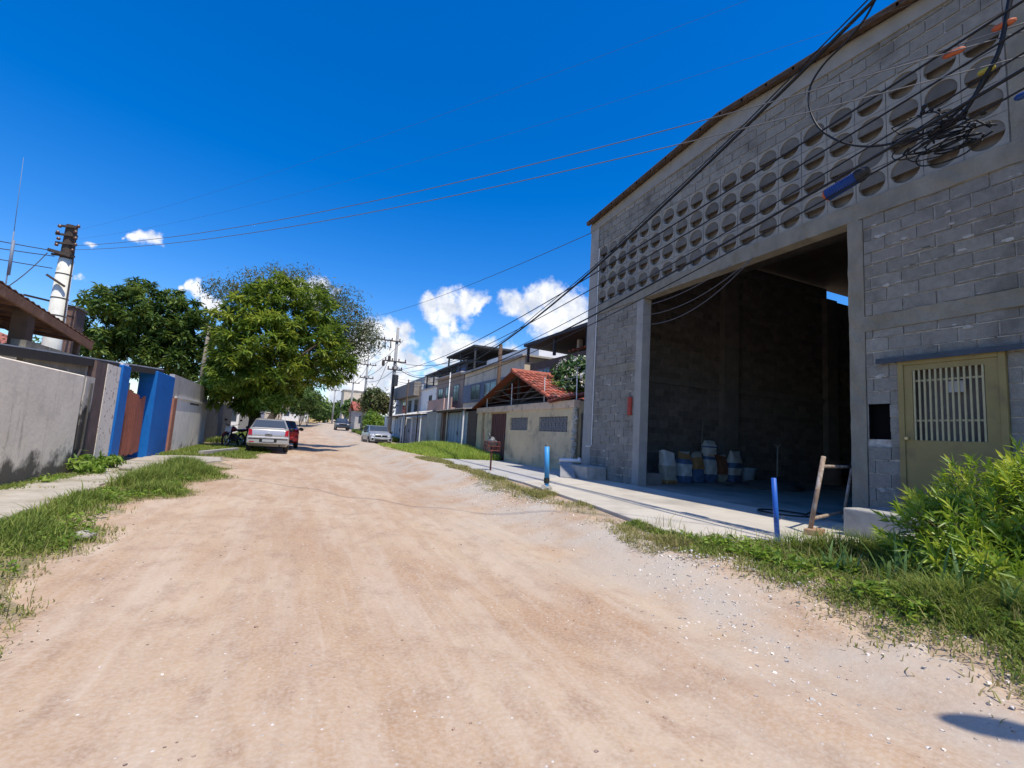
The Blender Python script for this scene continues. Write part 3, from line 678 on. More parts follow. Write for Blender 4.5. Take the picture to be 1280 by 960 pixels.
# ================================================================== HOUSES ON THE WAREHOUSE SIDE
M_beige = mat('beige_plaster', (.70, .55, .33), (.60, .465, .275), 1.8, .92, .35, 30, c3=(.26, .225, .16), s3=1.3, t3=(.52, .72))
M_cap = mat('pinkish_plaster', (.70, .52, .36), (.60, .43, .29), 3, .9, .3, 30, c3=(.25, .20, .16), s3=2.5, t3=(.54, .7))
M_maroon = mat('maroon_paint', (.13, .045, .04), (.10, .035, .03), 5, .6, .1, 40)
M_tile = mat('red_clay_tile', (.46, .14, .085), (.36, .10, .06), 5, .85, .3, 40, c3=(.22, .12, .08), s3=2.2, t3=(.54, .68), tone=True)
M_wood = mat('dark_timber', (.11, .07, .045), (.075, .05, .035), 6, .8)
M_grille = mat('grey_grille', (.26, .25, .23), (.2, .19, .18), 12, .9)
M_stone = mat('pale_rubble', (.58, .54, .46), (.42, .38, .30), 12, .95, .8, 20)
M_white = mat('whitewash', (.80, .775, .73), (.70, .68, .64), 3, .9, .2, 30, c3=(.42, .40, .36), s3=1.5, t3=(.55, .75))
M_rod = mat('white_rod', (.72, .71, .69), rough=.5)
HX = 8.0
bh = thing('beige_house', 'low beige walled house with red clay tile gable beside the warehouse', 'house', (HX, 17, .28))
b = MB(); zt = 2.36
b.box(HX, HX+.16, 12.95, 13.36, .25, zt); b.box(HX, HX+.16, 13.36, 15.37, .25, 1.58); b.box(HX, HX+.16, 13.36, 15.37, 2.10, zt); b.box(HX, HX+.16, 15.37, 16.3, .25, zt)
b.box(HX, HX+.16, 16.3, 17.93, .25, 1.6); b.box(HX, HX+.16, 16.3, 17.93, 2.1, zt); b.box(HX, HX+.16, 17.93, 18.35, .25, zt); b.box(HX, HX+.16, 20.12, 20.9, .25, zt); b.box(HX, HX+.16, 21.25, 21.9, .25, zt)
b.box(HX+.1, HX+.16, 18.35, 20.12, 2.3, zt); b.box(HX+.14, HX+5, 12.95, 13.1, .25, 2.6); b.box(HX+.14, HX+5, 21.76, 21.9, .25, 2.6); b.box(HX+4.9, HX+5, 13.1, 21.76, .25, 2.9)
b.build('wall', M_beige, bh)
b = MB(); b.box(HX-.05, HX+.2, 12.93, 21.95, zt, 2.62); bevel(b.build('wall_cap', M_cap, bh), .02)
b = MB(); b.box(HX+.06, HX+.10, 18.36, 20.11, .32, 2.3)
for k in range(1, 8): b.box(HX+.045, HX+.062, 18.36+k*.22-.006, 18.36+k*.22+.006, .34, 2.28)
d = b.build('door', M_maroon, bh)
b = MB(); b.box(HX+.02, HX+.05, 18.5, 18.56, 1.2, 1.35); b.build('handle', M_steel, d)
b = MB(); b.box(HX+.2, HX+.24, 20.85, 21.3, .25, zt); b.build('recess_back', M_maroon, bh)  # dark maroon panel closing the narrow recess
for (a0, a1, c0, c1) in ((13.36, 15.37, 1.58, 2.10), (16.3, 17.93, 1.6, 2.1)):
    b = MB(); n_ = int(round((a1-a0)/.26)); w_ = (a1-a0)/n_
    for i in range(n_):
        for j in range(2):
            yc = a0+w_*(i+.5); zc = c0+(c1-c0)*(j+.5)/2
            for k in range(4):
                a = math.pi/2*k+math.pi/4; b.beam((HX+.06, yc, zc), (HX+.06, yc+.17*math.cos(a), zc+.17*math.sin(a)), .08, .028, up=(1, 0, 0))
            b.box(HX+.03, HX+.11, yc-w_/2-.012, yc-w_/2+.012, zc-.125, zc+.125); b.lathe((HX+.06, yc, zc), [(.05, -.04), (.05, .04)], 8, 'x')
        for j in range(3): b.box(HX+.031, HX+.109, a0+w_*i, a0+w_*(i+1), c0+(c1-c0)*j/2-.014, c0+(c1-c0)*j/2+.014)
    wn = b.build('window', M_grille, bh)
    b = MB(); b.box(HX+.145, HX+.155, a0, a1, c0, c1); b.build('gap_shade', M_dark, wn)  # black sheet stands for the shade behind the grille
b = MB(); r_ = random.Random(4)
for k in range(130): b.rock((HX+.03+r_.uniform(-.03, .05), r_.choice((12.95, 12.93, 13.0)) if k < 90 else 12.95+abs(r_.gauss(0, .5)), .4+r_.random()*2.0 if k < 90 else .35+abs(r_.gauss(0, .25))), r_.uniform(.04, .08), k)
b.box(HX-.015, HX+.1, 12.935, 13.02, .3, 2.34); b.box(HX-.012, HX+.02, 12.94, 14.2, .3, .36); b.build('rubble_edge', M_stone, bh)
for y in (20.9, 18.1, 15.2, 13.0):
    b = MB(); b.tube([(HX+.08, y, 2.6), (HX+.06, y, 3.55 if y < 20 else 3.3)], .018, 6); b.build('wire_rod', M_rod, bh)
b = MB()
for z in (2.85, 3.1, 3.35):
    b.tube([(HX+.05, 13.0, z), (HX+.05, 15.2, z-.02), (HX+.05, 18.1, z), (HX+.05, 20.9, z-.05)], .003, 4)
b.build('fence_wire', M_rod, bh)
# tiled roofs: barrel tiles as rows of half tubes
def tiles(mb, p_ridge0, p_ridge1, p_eave0, p_eave1, pitch=.2, lap=.38, r=.075, seed=0):
    """tiled plane: ridge line 0-1, eave line 0-1; tile rows run from ridge to eave"""
    r_ = random.Random(seed); R0, R1, E0, E1 = map(Vector, (p_ridge0, p_ridge1, p_eave0, p_eave1))
    nx_ = max(2, int((R1-R0).length/pitch)); ny_ = max(2, int((E0-R0).length/lap)); nor = (R1-R0).cross(E0-R0).normalized()
    if nor.z < 0: nor = -nor
    mb.tone = .5; mb.slab([R0, R1, E1, E0], .03, tuple(-nor))
    for i in range(nx_):
        for j in range(ny_):
            u_ = (i+.5)/nx_; a = R0.lerp(R1, u_); e = E0.lerp(E1, u_); p = a.lerp(e, j/ny_); q = a.lerp(e, (j+1.1)/ny_); side = (R1-R0).normalized()
            side = side+Vector((r_.uniform(-.02, .02),)*3); mb.tone = r_.uniform(.6, 1.35); vs = []
            for (c, rr, lift) in ((p, r*.8, .012), (q, r, .035)):
                for k in range(5):
                    an = math.pi*k/4; vs.append(c+side*math.cos(an)*rr*1.15+nor*(math.sin(an)*rr+lift))
            mb._add(vs, [(k, k+1, k+6, k+5) for k in range(4)]+[(5, 6, 7, 8, 9)])
    mb.tone = 1
b = MB(); rx0, rx1 = 7.85, 12.2
tiles(b, (rx0, 17.8, 4.02), (rx1, 17.8, 4.02), (rx0, 14.45, 2.72), (rx1, 14.45, 2.72), seed=1)
tiles(b, (rx0, 17.8, 4.02), (rx1, 17.8, 4.02), (rx0, 22.4, 2.62), (rx1, 22.4, 2.62), pitch=.3, lap=.6, seed=2)
rf = b.build('roof', M_tile, bh, tone=True)
b = MB(); b.slab([(9.4, 14.75, 2.64), (9.4, 22.1, 2.64), (9.4, 17.8, 3.86)], .04, (1, 0, 0)); b.build('gable_shade_panel', mat('gable_shade', (.045, .035, .028), (.03, .024, .02), 5, .9), bh)  # dark panel added to paint in the shade inside the gable
b = MB(); tiles(b, (8.9, 13.0, 2.92), (8.9, 14.5, 2.80), (7.88, 13.0, 2.70), (7.88, 14.5, 2.58), pitch=.2, seed=3); b.build('porch_roof', M_tile, bh, tone=True)
b = MB(); 
for k in range(22):
    x = rx0+k*.2; b.lathe((x, 17.8, 4.05), [(.10, 0), (.11, .22)], 8, 'x')
b.build('ridge_tile', mat('ridge_clay', (.44, .15, .10), (.34, .11, .07), 6, .85), rf)
b = MB(); x = 8.25
b.beam((x, 14.6, 2.68), (x, 17.8, 3.92), .08, .14); b.beam((x, 22.2, 2.58), (x, 17.8, 3.92), .08, .14); b.beam((x, 14.6, 2.68), (x, 22.2, 2.68), .08, .12)
b.beam((x, 17.8, 2.7), (x, 17.8, 3.9), .10, .10)
for (yb, yt, zt_) in ((17.8, 16.3, 3.35), (17.8, 19.5, 3.32), (17.8, 15.6, 3.05), (17.8, 20.4, 3.05)): b.beam((x, yb, 2.72), (x, yt, zt_), .07, .09)
b.build('truss', mat('weathered_timber', (.055, .042, .032), (.04, .03, .024), 6, .85), rf)
# narrow dark wall filling the gap to the warehouse
b = MB(); b.box(8.25, 9, 12.1, 12.94, .25, 2.2); o = b.build('gap_wall', mat('dark_infill', (.12, .11, .09), (.07, .065, .055), 6, .95, .6, 20), None, origin=(8.6, 12.5, .25)); tag(o, 'dark wall filling the gap between beige house and warehouse', 'wall')

# litter basket on its post
t = thing('litter_basket', 'small rusty red wire litter basket on a thin post by pavement', 'litter basket', (5.30, 13.1, .30))
M_rred = mat('rusty_red', (.17, .05, .04), (.10, .035, .03), 12, .7)
b = MB(); b.tube([(5.30, 13.1, .28), (5.30, 13.1, .9)], .028, 8); b.build('post', M_rred, t, True)
b = MB(); X0, X1, Y0, Y1, Zb, Zt = 5.11, 5.49, 12.93, 13.28, .88, 1.14
for z in (Zb, (Zb+Zt)/2, Zt):
    for p, q in (((X0, Y0), (X1, Y0)), ((X1, Y0), (X1, Y1)), ((X1, Y1), (X0, Y1)), ((X0, Y1), (X0, Y0))): b.tube([(p[0], p[1], z), (q[0], q[1], z)], .012, 5)
for k in range(6):
    x = X0+(X1-X0)*k/5; y = Y0+(Y1-Y0)*k/5
    for yy in (Y0, Y1): b.tube([(x, yy, Zb), (x+.03*(-1)**k, yy, Zt)], .008, 5)
    for xx in (X0, X1): b.tube([(xx, y, Zb), (xx, y, Zt)], .008, 5)
    b.tube([(x, Y0, Zb), (x, Y1, Zb)], .008, 5)
b.tube([(X0, Y1, Zt), (X0-.02, Y1+.02, 1.5)], .012, 5)
b.build('basket', M_rred, t)
b = MB(); b.rock((5.27, 13.08, 1.14), .13, 12, .9); b.rock((5.36, 13.12, 1.1), .11, 13, .9); b.tube([(5.24, 13.08, 1.22), (5.15, 13.04, 1.36)], .02, 6, r1=.035)
o = b.build('trash_bag', mat('grey_plastic', (.20, .21, .22), (.05, .05, .055), 9, .35), None, True, origin=(5.3, 13.1, 1.1)); tag(o, 'crumpled grey black plastic bag stuffed in the litter basket', 'trash bag')

# street front further on: walls, gates, carports
M_sheetg = mat('blue_grey_gate', (.36, .42, .49), (.30, .36, .43), 2, .55, .1, 20, c3=(.25, .25, .25), s3=2, t3=(.56, .7))
M_sheetp = mat('pale_grey_gate', (.46, .47, .48), (.38, .39, .40), 2, .6, .1, 20, c3=(.28, .27, .25), s3=2, t3=(.56, .7))
M_greyw = mat('grey_render', (.48, .455, .42), (.39, .37, .34), 1.5, .92, .3, 20, c3=(.20, .19, .17), s3=1.1, t3=(.52, .7))
def panel_gate(y0, y1, z0, z1, m_, label, ribs=10, x=HX):
    t = thing('metal_gate', label, 'gate', (x, (y0+y1)/2, z0)); ym = (y0+y1)/2
    for (a, c) in ((y0, ym-.02), (ym+.02, y1)):
        b = MB(); b.box(x+.03, x+.05, a+.03, c-.03, z0+.05, z1-.03); n_ = max(2, int(ribs*(c-a)/(y1-y0)))
        for k in range(n_+1):
            y = a+.03+(c-a-.06)*k/n_; b.box(x+.0, x+.03, y-.025, y+.025, z0+.05, z1-.03)
        b.box(x-.01, x+.05, a, a+.05, z0, z1); b.box(x-.01, x+.05, c-.05, c, z0, z1); b.box(x-.008, x+.049, a+.05, c-.05, z1-.05, z1-.002)
        b.build('leaf', m_, t)
    b = MB(); b.box(x-.05, x-.01, ym-.15, ym-.1, z0+.9, z0+1.1); b.build('handle', M_steel, t)
    return t
b = MB(); b.box(HX-.02, HX+.4, 21.97, 23.25, .2, 2.5); o = b.build('stone_pillar', mat('dark_brick', (.15, .11, .085), (.09, .065, .055), 9, .95, .8, 14), None, origin=(HX, 22.6, .2)); tag(o, 'dark rough brick pillar at the end of the beige house', 'pillar')
panel_gate(23.3, 26.75, .35, 2.48, M_sheetg, 'tall blue grey ribbed metal gate beside the dark brick pillar', 8)
b = MB(); b.box(HX, HX+.3, 26.8, 28.3, .2, 2.5); b.box(HX-.02, HX, 27.0, 28.1, .2, 2.2); o = b.build('brown_pillar', mat('brown_stain', (.22, .13, .09), (.12, .08, .06), 4, .9, .4, 20), None, origin=(HX, 27.5, .2)); tag(o, 'stained brown masonry pillar between blue grey gate and concrete wall', 'pillar')
b = MB(); b.box(HX, HX+.2, 28.32, 32.0, .2, 2.55); b.box(HX-.03, HX+.23, 28.32, 32.0, 2.551, 2.63); o = b.build('front_wall', M_greyw, None, origin=(HX, 30, .2)); tag(o, 'blotchy grey rendered front wall below the house with balcony', 'wall')
panel_gate(32.05, 35.9, .3, 2.35, M_sheetp, 'pale grey sheet gate with posts behind the tall grass', 10)
for (y, lab) in ((35.95, 'slim white gate pillar between two grey sheet gates'), (38.3, 'wider white gate pillar near the parked silver car')):
    b = MB(); b.box(HX-.08, HX+.25, y, y+.38, .2, 2.3); b.box(HX-.11, HX+.28, y-.03, y+.41, 2.301, 2.38); o = b.build('gate_pillar', M_white, None, origin=(HX, y, .2)); tag(o, lab, 'pillar', 'white pillars along the street')
panel_gate(36.4, 38.25, .3, 2.3, M_sheetp, 'narrow pale grey gate between the two white pillars', 5)
panel_gate(38.75, 43.4, .35, 2.35, M_sheetg, 'wide bluish garage gate just behind the parked silver car', 6)
b = MB(); b.box(HX, HX+.25, 43.45, 49, .3, 2.7); o = b.build('front_wall', M_white, None, origin=(HX, 46, .3)); tag(o, 'whitewashed front wall beyond the silver car before the green trees', 'wall')
M_asb = mat('fibre_cement', (.60, .585, .55), (.50, .485, .45), 2, .85, .1, 20, c3=(.33, .31, .28), s3=1.5, t3=(.54, .7))
def sheet_roof(mb, p0, p1, p2, p3, n=24, amp=.03, t=.015):
    """corrugated sheet: edge p0-p1 (low), p3-p2 (high)"""
    p0, p1, p2, p3 = map(Vector, (p0, p1, p2, p3)); vs = []; fs = []
    for i in range(n*2+1):
        u_ = i/(2*n); dz = amp*(1 if i % 2 else -1); vs += [p0.lerp(p1, u_)+Vector((0, 0, dz)), p3.lerp(p2, u_)+Vector((0, 0, dz)), p0.lerp(p1, u_)+Vector((0, 0, dz-t)), p3.lerp(p2, u_)+Vector((0, 0, dz-t))]
    for i in range(2*n):
        a, c = 4*i, 4*i+4; fs += [(a, c, c+1, a+1), (a+2, a+3, c+3, c+2), (a, a+2, c+2, c), (a+1, c+1, c+3, a+3)]
    mb._add(vs, fs)
def carport(y0, y1, z0, z1, label, x0=7.6, x1=10.6, post=True, m_=None):
    t = thing('carport_roof', label, 'carport', (x0, (y0+y1)/2, z0))
    b = MB(); sheet_roof(b, (x0, y0, z0), (x0, y1, z0), (x1, y1, z1), (x1, y0, z1), int((y1-y0)*3)); b.build('sheet', m_ or M_asb, t)
    b = MB()
    for x, z in ((x0+.1, z0-.08), ((x0+x1)/2, (z0+z1)/2-.08), (x1-.1, z1-.08)): b.beam((x, y0, z), (x, y1, z), .07, .09)
    b.build('rafter', M_wood, t)
    if post:
        for y in (y0+.15, y1-.15): b = MB(); b.box(x0+.06, x0+.13, y-.035, y+.035, .2, z0-.12); b.build('post', M_rod, t)
carport(23.0, 28.3, 2.62, 2.95, 'dark edged flat carport roof above the blue grey gate', m_=mat('dark_sheet', (.2, .19, .18), (.15, .14, .13), 3, .8))
carport(32.2, 37.9, 2.55, 3.0, 'pale corrugated carport roof above the grey sheet gates')
carport(38.6, 46.0, 2.55, 3.2, 'long pale corrugated roof over the bluish garage gate')

M_cream = mat('cream_render', (.68, .59, .46), (.58, .50, .385), 1.2, .92, .2, 20, c3=(.33, .30, .25), s3=1, t3=(.54, .7))
M_pinkb = mat('pink_render', (.45, .30, .25), (.38, .25, .20), 2, .9)
M_glass = mat('dark_glass', (.05, .065, .085), rough=.08, spec=.6)
M_darkroof = mat('dark_roof_sheet', (.06, .06, .062), (.045, .045, .047), 3, .7)
M_bluew = mat('pale_blue_render', (.42, .47, .52), (.36, .40, .45), 1.5, .9)
M_brownw = mat('brown_render', (.16, .12, .10), (.11, .085, .07), 2, .9)
def windows(par, x, spans, z0, z1, fr=None):
    for (y0, y1) in spans:
        b = MB(); f = .05; b.box(x-.04, x+.02, y0, y1, z0, z0+f); b.box(x-.04, x+.02, y0, y1, z1-f, z1); b.box(x-.04, x+.02, y0, y0+f, z0+f, z1-f); b.box(x-.04, x+.02, y1-f, y1, z0+f, z1-f); b.box(x-.035, x+.018, (y0+y1)/2-f/2, (y0+y1)/2+f/2, z0+f, z1-f)
        w_ = b.build('window', fr or M_grille, par)
        b = MB(); b.box(x-.02, x+.012, y0+f, y1-f, z0+f, z1-f); b.build('pane', M_glass, w_)
def canopy(par, x0, x1, y0, y1, z, zb, name='terrace_roof', dz=.2, t=.14, m_=None):
    b = MB(); b.slab([(x0, y0, z), (x0, y1, z), (x1, y1, z+dz), (x1, y0, z+dz)], t); c = b.build(name, m_ or M_darkroof, par)
    for (x, y) in ((x0+.2, y0+.2), (x0+.2, y1-.2), (x1-.2, y0+.2), (x0+.2, (y0+y1)/2)):
        b = MB(); b.box(x-.06, x+.06, y-.06, y+.06, zb, z-.05); b.build('post', M_darkroof, c)
    return c
TX = 11.0
t = thing('townhouse', 'two storey house with pale band over blue windows and dark rooftop canopy', 'house', (TX, 28, .2))
b = MB(); b.box(TX, TX+8, 23.2, 33.4, .2, 5.75); b.build('wall', M_cream, t)
b = MB(); b.box(TX-.06, TX-.003, 23.2, 33.4, 3.55, 4.85); b.build('window_band', mat('slate_blue', (.16, .19, .25), (.12, .15, .2), 2, .7), t)
windows(t, TX-.062, [(23.9, 26.3), (26.9, 29.0), (29.8, 31.6)], 3.7, 4.75)
b = MB(); b.box(TX-.25, TX+8.1, 23.0, 33.6, 5.752, 5.86); b.build('parapet', M_greyw, t)
b = MB(); b.box(TX+1.5, TX+7, 24.5, 33, 5.87, 6.9); b.build('terrace_wall', M_white, t)
canopy(t, 11.4, 21, 33.0, 40.2, 8.0, 5.86, dz=.1); canopy(t, 13.5, 21, 24.8, 32.7, 7.3, 5.86, dz=-.1)
b = MB(); tiles(b, (14, 30.0, 7.1), (19, 30.0, 7.1), (14, 27.5, 6.6), (19, 27.5, 6.6), pitch=.4, lap=.7, seed=5); b.build('tile_roof', M_tile, t, tone=True)
t = thing('townhouse', 'two storey brownish house with reddish balcony and blue rooftop tarpaulin', 'house', (TX, 37, .2))
b = MB(); b.box(TX, TX+8, 33.65, 41.0, .2, 5.9); b.build('wall', mat('taupe_render', (.34, .27, .22), (.28, .22, .18), 1.5, .92, .2, 20), t)
b = MB(); b.box(TX-.8, TX-.003, 33.8, 40.8, 3.1, 3.25); b.box(TX-.8, TX-.72, 33.8, 40.8, 3.25, 4.0); b.build('balcony', M_pinkb, t)
windows(t, TX-.003, [(34.6, 36.0), (37.0, 38.2), (39.0, 40.4)], 3.6, 5.1)
canopy(t, 11.2, 17, 34.2, 42.2, 7.0, 5.9, dz=.2)
b = MB(); b.box(11.6, 11.65, 35.0, 37.6, 5.9, 6.9); b.build('tarpaulin', mat('blue_tarp', (.05, .10, .26), (.04, .08, .2), 3, .6), t)
b = MB(); b.box(TX-.3, TX+8, 33.6, 41.05, 5.902, 6.0); b.build('parapet', M_greyw, t)
t = thing('townhouse', 'small white upper storey between the balcony house and grey house', 'house', (TX, 44, .3))
b = MB(); b.box(TX, TX+6, 41.1, 46.8, .3, 5.35); b.build('wall', M_white, t); b = MB(); b.box(TX-.1, TX+6.1, 41.1, 46.9, 5.352, 5.46); b.build('parapet', M_greyw, t)
canopy(t, 11.3, 16, 41.5, 47.2, 7.0, 5.46, dz=.3)
windows(t, TX, [(42.5, 43.6)], 3.8, 4.7)
t = thing('townhouse', 'grey blue house with stained balcony farthest along the right row', 'house', (TX, 53, .5))
b = MB(); b.box(TX, TX+7, 47.0, 60, .4, 6.1); b.build('wall', M_bluew, t)
b = MB(); b.box(TX-.7, TX-.003, 47.2, 58, 4.9, 6.3); b.build('balcony', mat('stained_render', (.30, .27, .24), (.22, .19, .16), 3, .92), t)
windows(t, TX-.003, [(48, 49.5), (51, 52.6), (54, 55.6)], 3.3, 4.6)
b = MB(); b.box(TX+.5, TX+6, 48, 57, 6.102, 7.0); b.build('terrace_wall', M_greyw, t)
t = thing('townhouse', 'dark walled house behind the red gable with flat canopy on posts', 'house', (11.2, 20, .2))
b = MB(); b.box(11.2, 17, 16.0, 22.9, .2, 5.3); b.build('wall', M_brownw, t)
canopy(t, 10.6, 16.5, 16.5, 22.6, 6.28, 5.3, dz=-.15)
b = MB(); tiles(b, (13.2, 17.2, 6.0), (13.2, 19.6, 6.0), (11.6, 17.2, 5.55), (11.6, 19.6, 5.55), pitch=.3, lap=.5, seed=6); b.build('tile_roof', M_tile, t, tone=True)
b = MB(); b.box(11.75, 11.95, 18.9, 19.1, 5.3, 6.2); b.build('roof_pillar', M_greyw, t)
windows(t, 11.2, [(20.6, 22.0)], 3.6, 4.9)
# thin poles in the front yards
def pole(name, label, x, y, z0, z1, r, m_, lean=(0, 0), cat='pole', group=None, n=8):
    b = MB(); b.tube([(x, y, z0), (x+lean[0], y+lean[1], z1)], r, n, r1=r*.8); o = b.build(name, m_, None, True, origin=(x, y, z0)); return tag(o, label, cat, group)
pole('wooden_pole', 'dark wooden service pole in front of the pale window band', 9.4, 22.9, .2, 6.15, .13, M_wood)
pole('thin_pole', 'thin white pole at the blue grey gate', 7.9, 26.75, .3, 4.9, .035, M_rod)
pole('thin_pole', 'thin red brown pole just left of the blue grey gate', 7.9, 27.6, .3, 3.4, .04, M_pinkb)
pole('thin_pole', 'thin dark pole by the pale grey sheet gates', 7.8, 33.8, .3, 4.6, .04, M_wood)
pole('thin_pole', 'tall dark pole near the white pillars', 7.8, 38.0, .3, 5.4, .06, M_wood)
# ================================================================== LEFT SIDE
LX = -4.1
M_oldw = mat('stained_whitewash', (.60, .57, .52), (.50, .47, .42), 1.6, .93, .45, 25, c3=(.24, .22, .19), s3=.9, t3=(.55, .74))
M_moss = mat('mossy_concrete', (.25, .235, .20), (.16, .15, .125), 3, .95, .6, 20, c3=(.42, .41, .38), s3=2.5, t3=(.6, .7))
M_bluep = mat('blue_paint', (.004, .125, .44), (.006, .15, .50), 3, .6, .25, 25, c3=(.006, .09, .33), s3=1.6, t3=(.56, .72))
M_redg = mat('rust_red_gate', (.36, .12, .08), (.29, .095, .06), 4, .7, .15, 40, c3=(.22, .09, .06), s3=2.5, t3=(.56, .7))
M_drk = mat('dark_grey', (.12, .11, .10), (.075, .07, .065), 2, .95, .5, 20)  # even dark grey for wall, pipe and slot
# dirt climbing up the foot of a wall is part of its wear: darker irregular skirt
def wall_mat(name, base, stain, zfoot, top=2.0):
    M = mat(name, base, tuple(c*.9 for c in base), 1.7, .93, .35, 7, c3=tuple(c*.7 for c in base), s3=1.1, t3=(.58, .76)); t = M.node_tree; L = t.links.new
    p = [n for n in t.nodes if n.type == 'BSDF_PRINCIPLED'][0]; src = p.inputs['Base Color'].links[0].from_socket
    co = t.nodes.new('ShaderNodeTexCoord'); sp = t.nodes.new('ShaderNodeSeparateXYZ'); L(co.outputs['Object'], sp.inputs[0])
    n = t.nodes.new('ShaderNodeTexNoise'); n.inputs['Scale'].default_value = 2.2; n.inputs['Detail'].default_value = 9; n.inputs['Roughness'].default_value = .65; L(co.outputs['Object'], n.inputs['Vector'])
    mm = t.nodes.new('ShaderNodeMath'); mm.operation = 'MULTIPLY_ADD'; mm.inputs[1].default_value = -1.9; L(n.outputs['Fac'], mm.inputs[0]); L(sp.outputs['Z'], mm.inputs[2])
    r = t.nodes.new('ShaderNodeMapRange'); r.inputs['From Min'].default_value = zfoot-.95; r.inputs['From Max'].default_value = zfoot-1.25; L(mm.outputs[0], r.inputs['Value'])
    # vertical drip stains
    mp = t.nodes.new('ShaderNodeMapping'); mp.inputs['Scale'].default_value = (2.4, 2.4, .28); L(co.outputs['Object'], mp.inputs[0])
    n2 = t.nodes.new('ShaderNodeTexNoise'); n2.inputs['Scale'].default_value = 2.0; n2.inputs['Detail'].default_value = 8; n2.inputs['Roughness'].default_value = .7; L(mp.outputs[0], n2.inputs['Vector'])
    r2 = t.nodes.new('ShaderNodeMapRange'); r2.inputs['From Min'].default_value = .56; r2.inputs['From Max'].default_value = .70; r2.inputs['To Max'].default_value = .45; L(n2.outputs['Fac'], r2.inputs['Value'])
    mx_ = t.nodes.new('ShaderNodeMath'); mx_.operation = 'MAXIMUM'; L(r.outputs[0], mx_.inputs[0]); L(r2.outputs[0], mx_.inputs[1])
    mi = t.nodes.new('ShaderNodeMix'); mi.data_type = 'RGBA'; L(src, mi.inputs['A']); mi.inputs['B'].default_value = lin(stain); L(mx_.outputs[0], mi.inputs['Factor']); L(mi.outputs['Result'], p.inputs['Base Color'])
    return M
M_lw = wall_mat('old_whitewash', (.95, .83, .65), (.15, .13, .10), .55)
M_lw3 = wall_mat('blackened_whitewash', (.58, .53, .45), (.07, .065, .055), 1.5)
M_lw2 = wall_mat('white_yard_paint', (.93, .86, .75), (.25, .235, .21), .16)
t = thing('yard_wall', 'long stained whitewashed wall nearest on the left, dirty at its foot', 'wall', (LX, 8, 0))
b = MB(); b.box(LX-.16, LX, 1.5, 12.55, -.1, 2.03); bevel(b.build('face', M_lw, t), .02, 1)
b = MB(); b.box(LX-.14, LX-.004, 12.55, 13.12, -.1, 2.03); b.box(LX-.03, LX+.012, 12.62, 12.72, .5, 2.0); b.box(LX-.03, LX+.01, 12.60, 13.08, 1.42, 1.66); b.build('patched_end', M_lw3, t)
b = MB(); b.box(LX-.30, LX-.165, 4.0, 10.3, 1.9, 2.17); b.build('white_ledge', M_white, t)
b = MB(); b.box(LX-.36, LX-.163, 10.5, 14.6, 1.6, 2.42); b.build('mossy_coping', M_moss, t)
b = MB(); b.tube([(LX+.03, 12.9, 1.9), (LX+.03, 12.85, .5), (LX+.03, 12.6, .2)], .02, 6); b.build('old_pipe', M_drk, t)
t = thing('flaked_wall', 'narrow wall strip with flaking white paint beside the first blue pillar', 'wall', (LX, 14, 0))
b = MB(); b.box(LX-.2, LX-.02, 13.14, 14.62, -.1, 2.42); b.build('core', mat('reddish_shadow_core', (.17, .12, .11), (.11, .08, .07), 3, .95, .5, 20), t)  # bare strip left dark, standing for the shadow of the wall end
M_flake = mat('flaked_paint', (.88, .80, .68), (.78, .71, .60), 9, .9, .8, 30, c3=(.36, .26, .19), s3=7, t3=(.58, .63))
b = MB(); b.box(LX-.019, LX-.006, 13.75, 14.62, .1, 2.42); b.build('paint', M_flake, t)
t = thing('gate_pillar', 'slim bright blue painted pillar left of the red gate', 'pillar', (LX, 14.9, 0), 'blue gate pillars')
b = MB(); b.box(LX-.35, LX+.04, 14.63, 15.22, -.1, 2.50); bevel(b.build('shaft', M_bluep, t), .02)
b = MB(); b.box(LX-.30, LX+.0, 14.70, 15.15, 2.501, 2.56); b.build('cap', M_white, t)
t = thing('gate_pillar', 'broad bright blue painted wall pillar right of the red gate', 'pillar', (LX, 18.7, 0), 'blue gate pillars')
b = MB(); b.box(LX-.42, LX+.04, 17.75, 20.0, -.1, 2.66); bevel(b.build('shaft', M_bluep, t), .02)
b = MB(); b.box(LX+.03, LX+.10, 20.001, 20.45, -.1, 1.95); b.build('brown_strip', mat('terracotta_paint', (.40, .18, .12), (.33, .14, .09), 4, .8), t)
t = thing('metal_gate', 'rust red vertical plank gate sagging between the blue pillars', 'gate', (LX-.1, 16.3, .1))
lf = MB(); lf2 = MB(); r_ = random.Random(2)
for k in range(15):
    y = 15.25+k*.156; sag = (.05*math.sin(k*.5))+(-.10 if k > 9 else 0); mb = lf if k < 9 else lf2; xo = LX-.12-(.05*(k-8)/6 if k > 8 else 0)
    mb.box(xo+r_.uniform(-.02, .012), xo+.035, y+.024, y+.136, .14+r_.uniform(0, .06), 1.9+sag+r_.uniform(-.02, .02))
for mb, (a, c) in ((lf, (15.27, 16.6)),):
    mb.box(LX-.17, LX-.125, a, c, .45, .53); mb.box(LX-.17, LX-.125, a, c, 1.5, 1.58)
lf.build('leaf', M_redg, t); lf2.build('leaf', M_redg, t)
b = MB(); b.box(LX-2.2, LX-2.0, 14.0, 23, 0, 2.5); o = b.build('courtyard_wall', M_moss, None, origin=(LX-2.1, 16, 0)); tag(o, 'grey yard wall glimpsed above the red gate', 'wall')
t = thing('yard_wall', 'clean white wall with grey block upper part beyond the blue pillars', 'wall', (LX, 24, 0))
b = MB(); b.box(LX-.16, LX+.03, 20.46, 27.2, -.1, 1.97); b.build('face', M_lw2, t)
b = MB(); b.box(LX-.15, LX+.0, 20.05, 27.1, 1.97, 2.78); b.build('block_top', M_greyw, t)
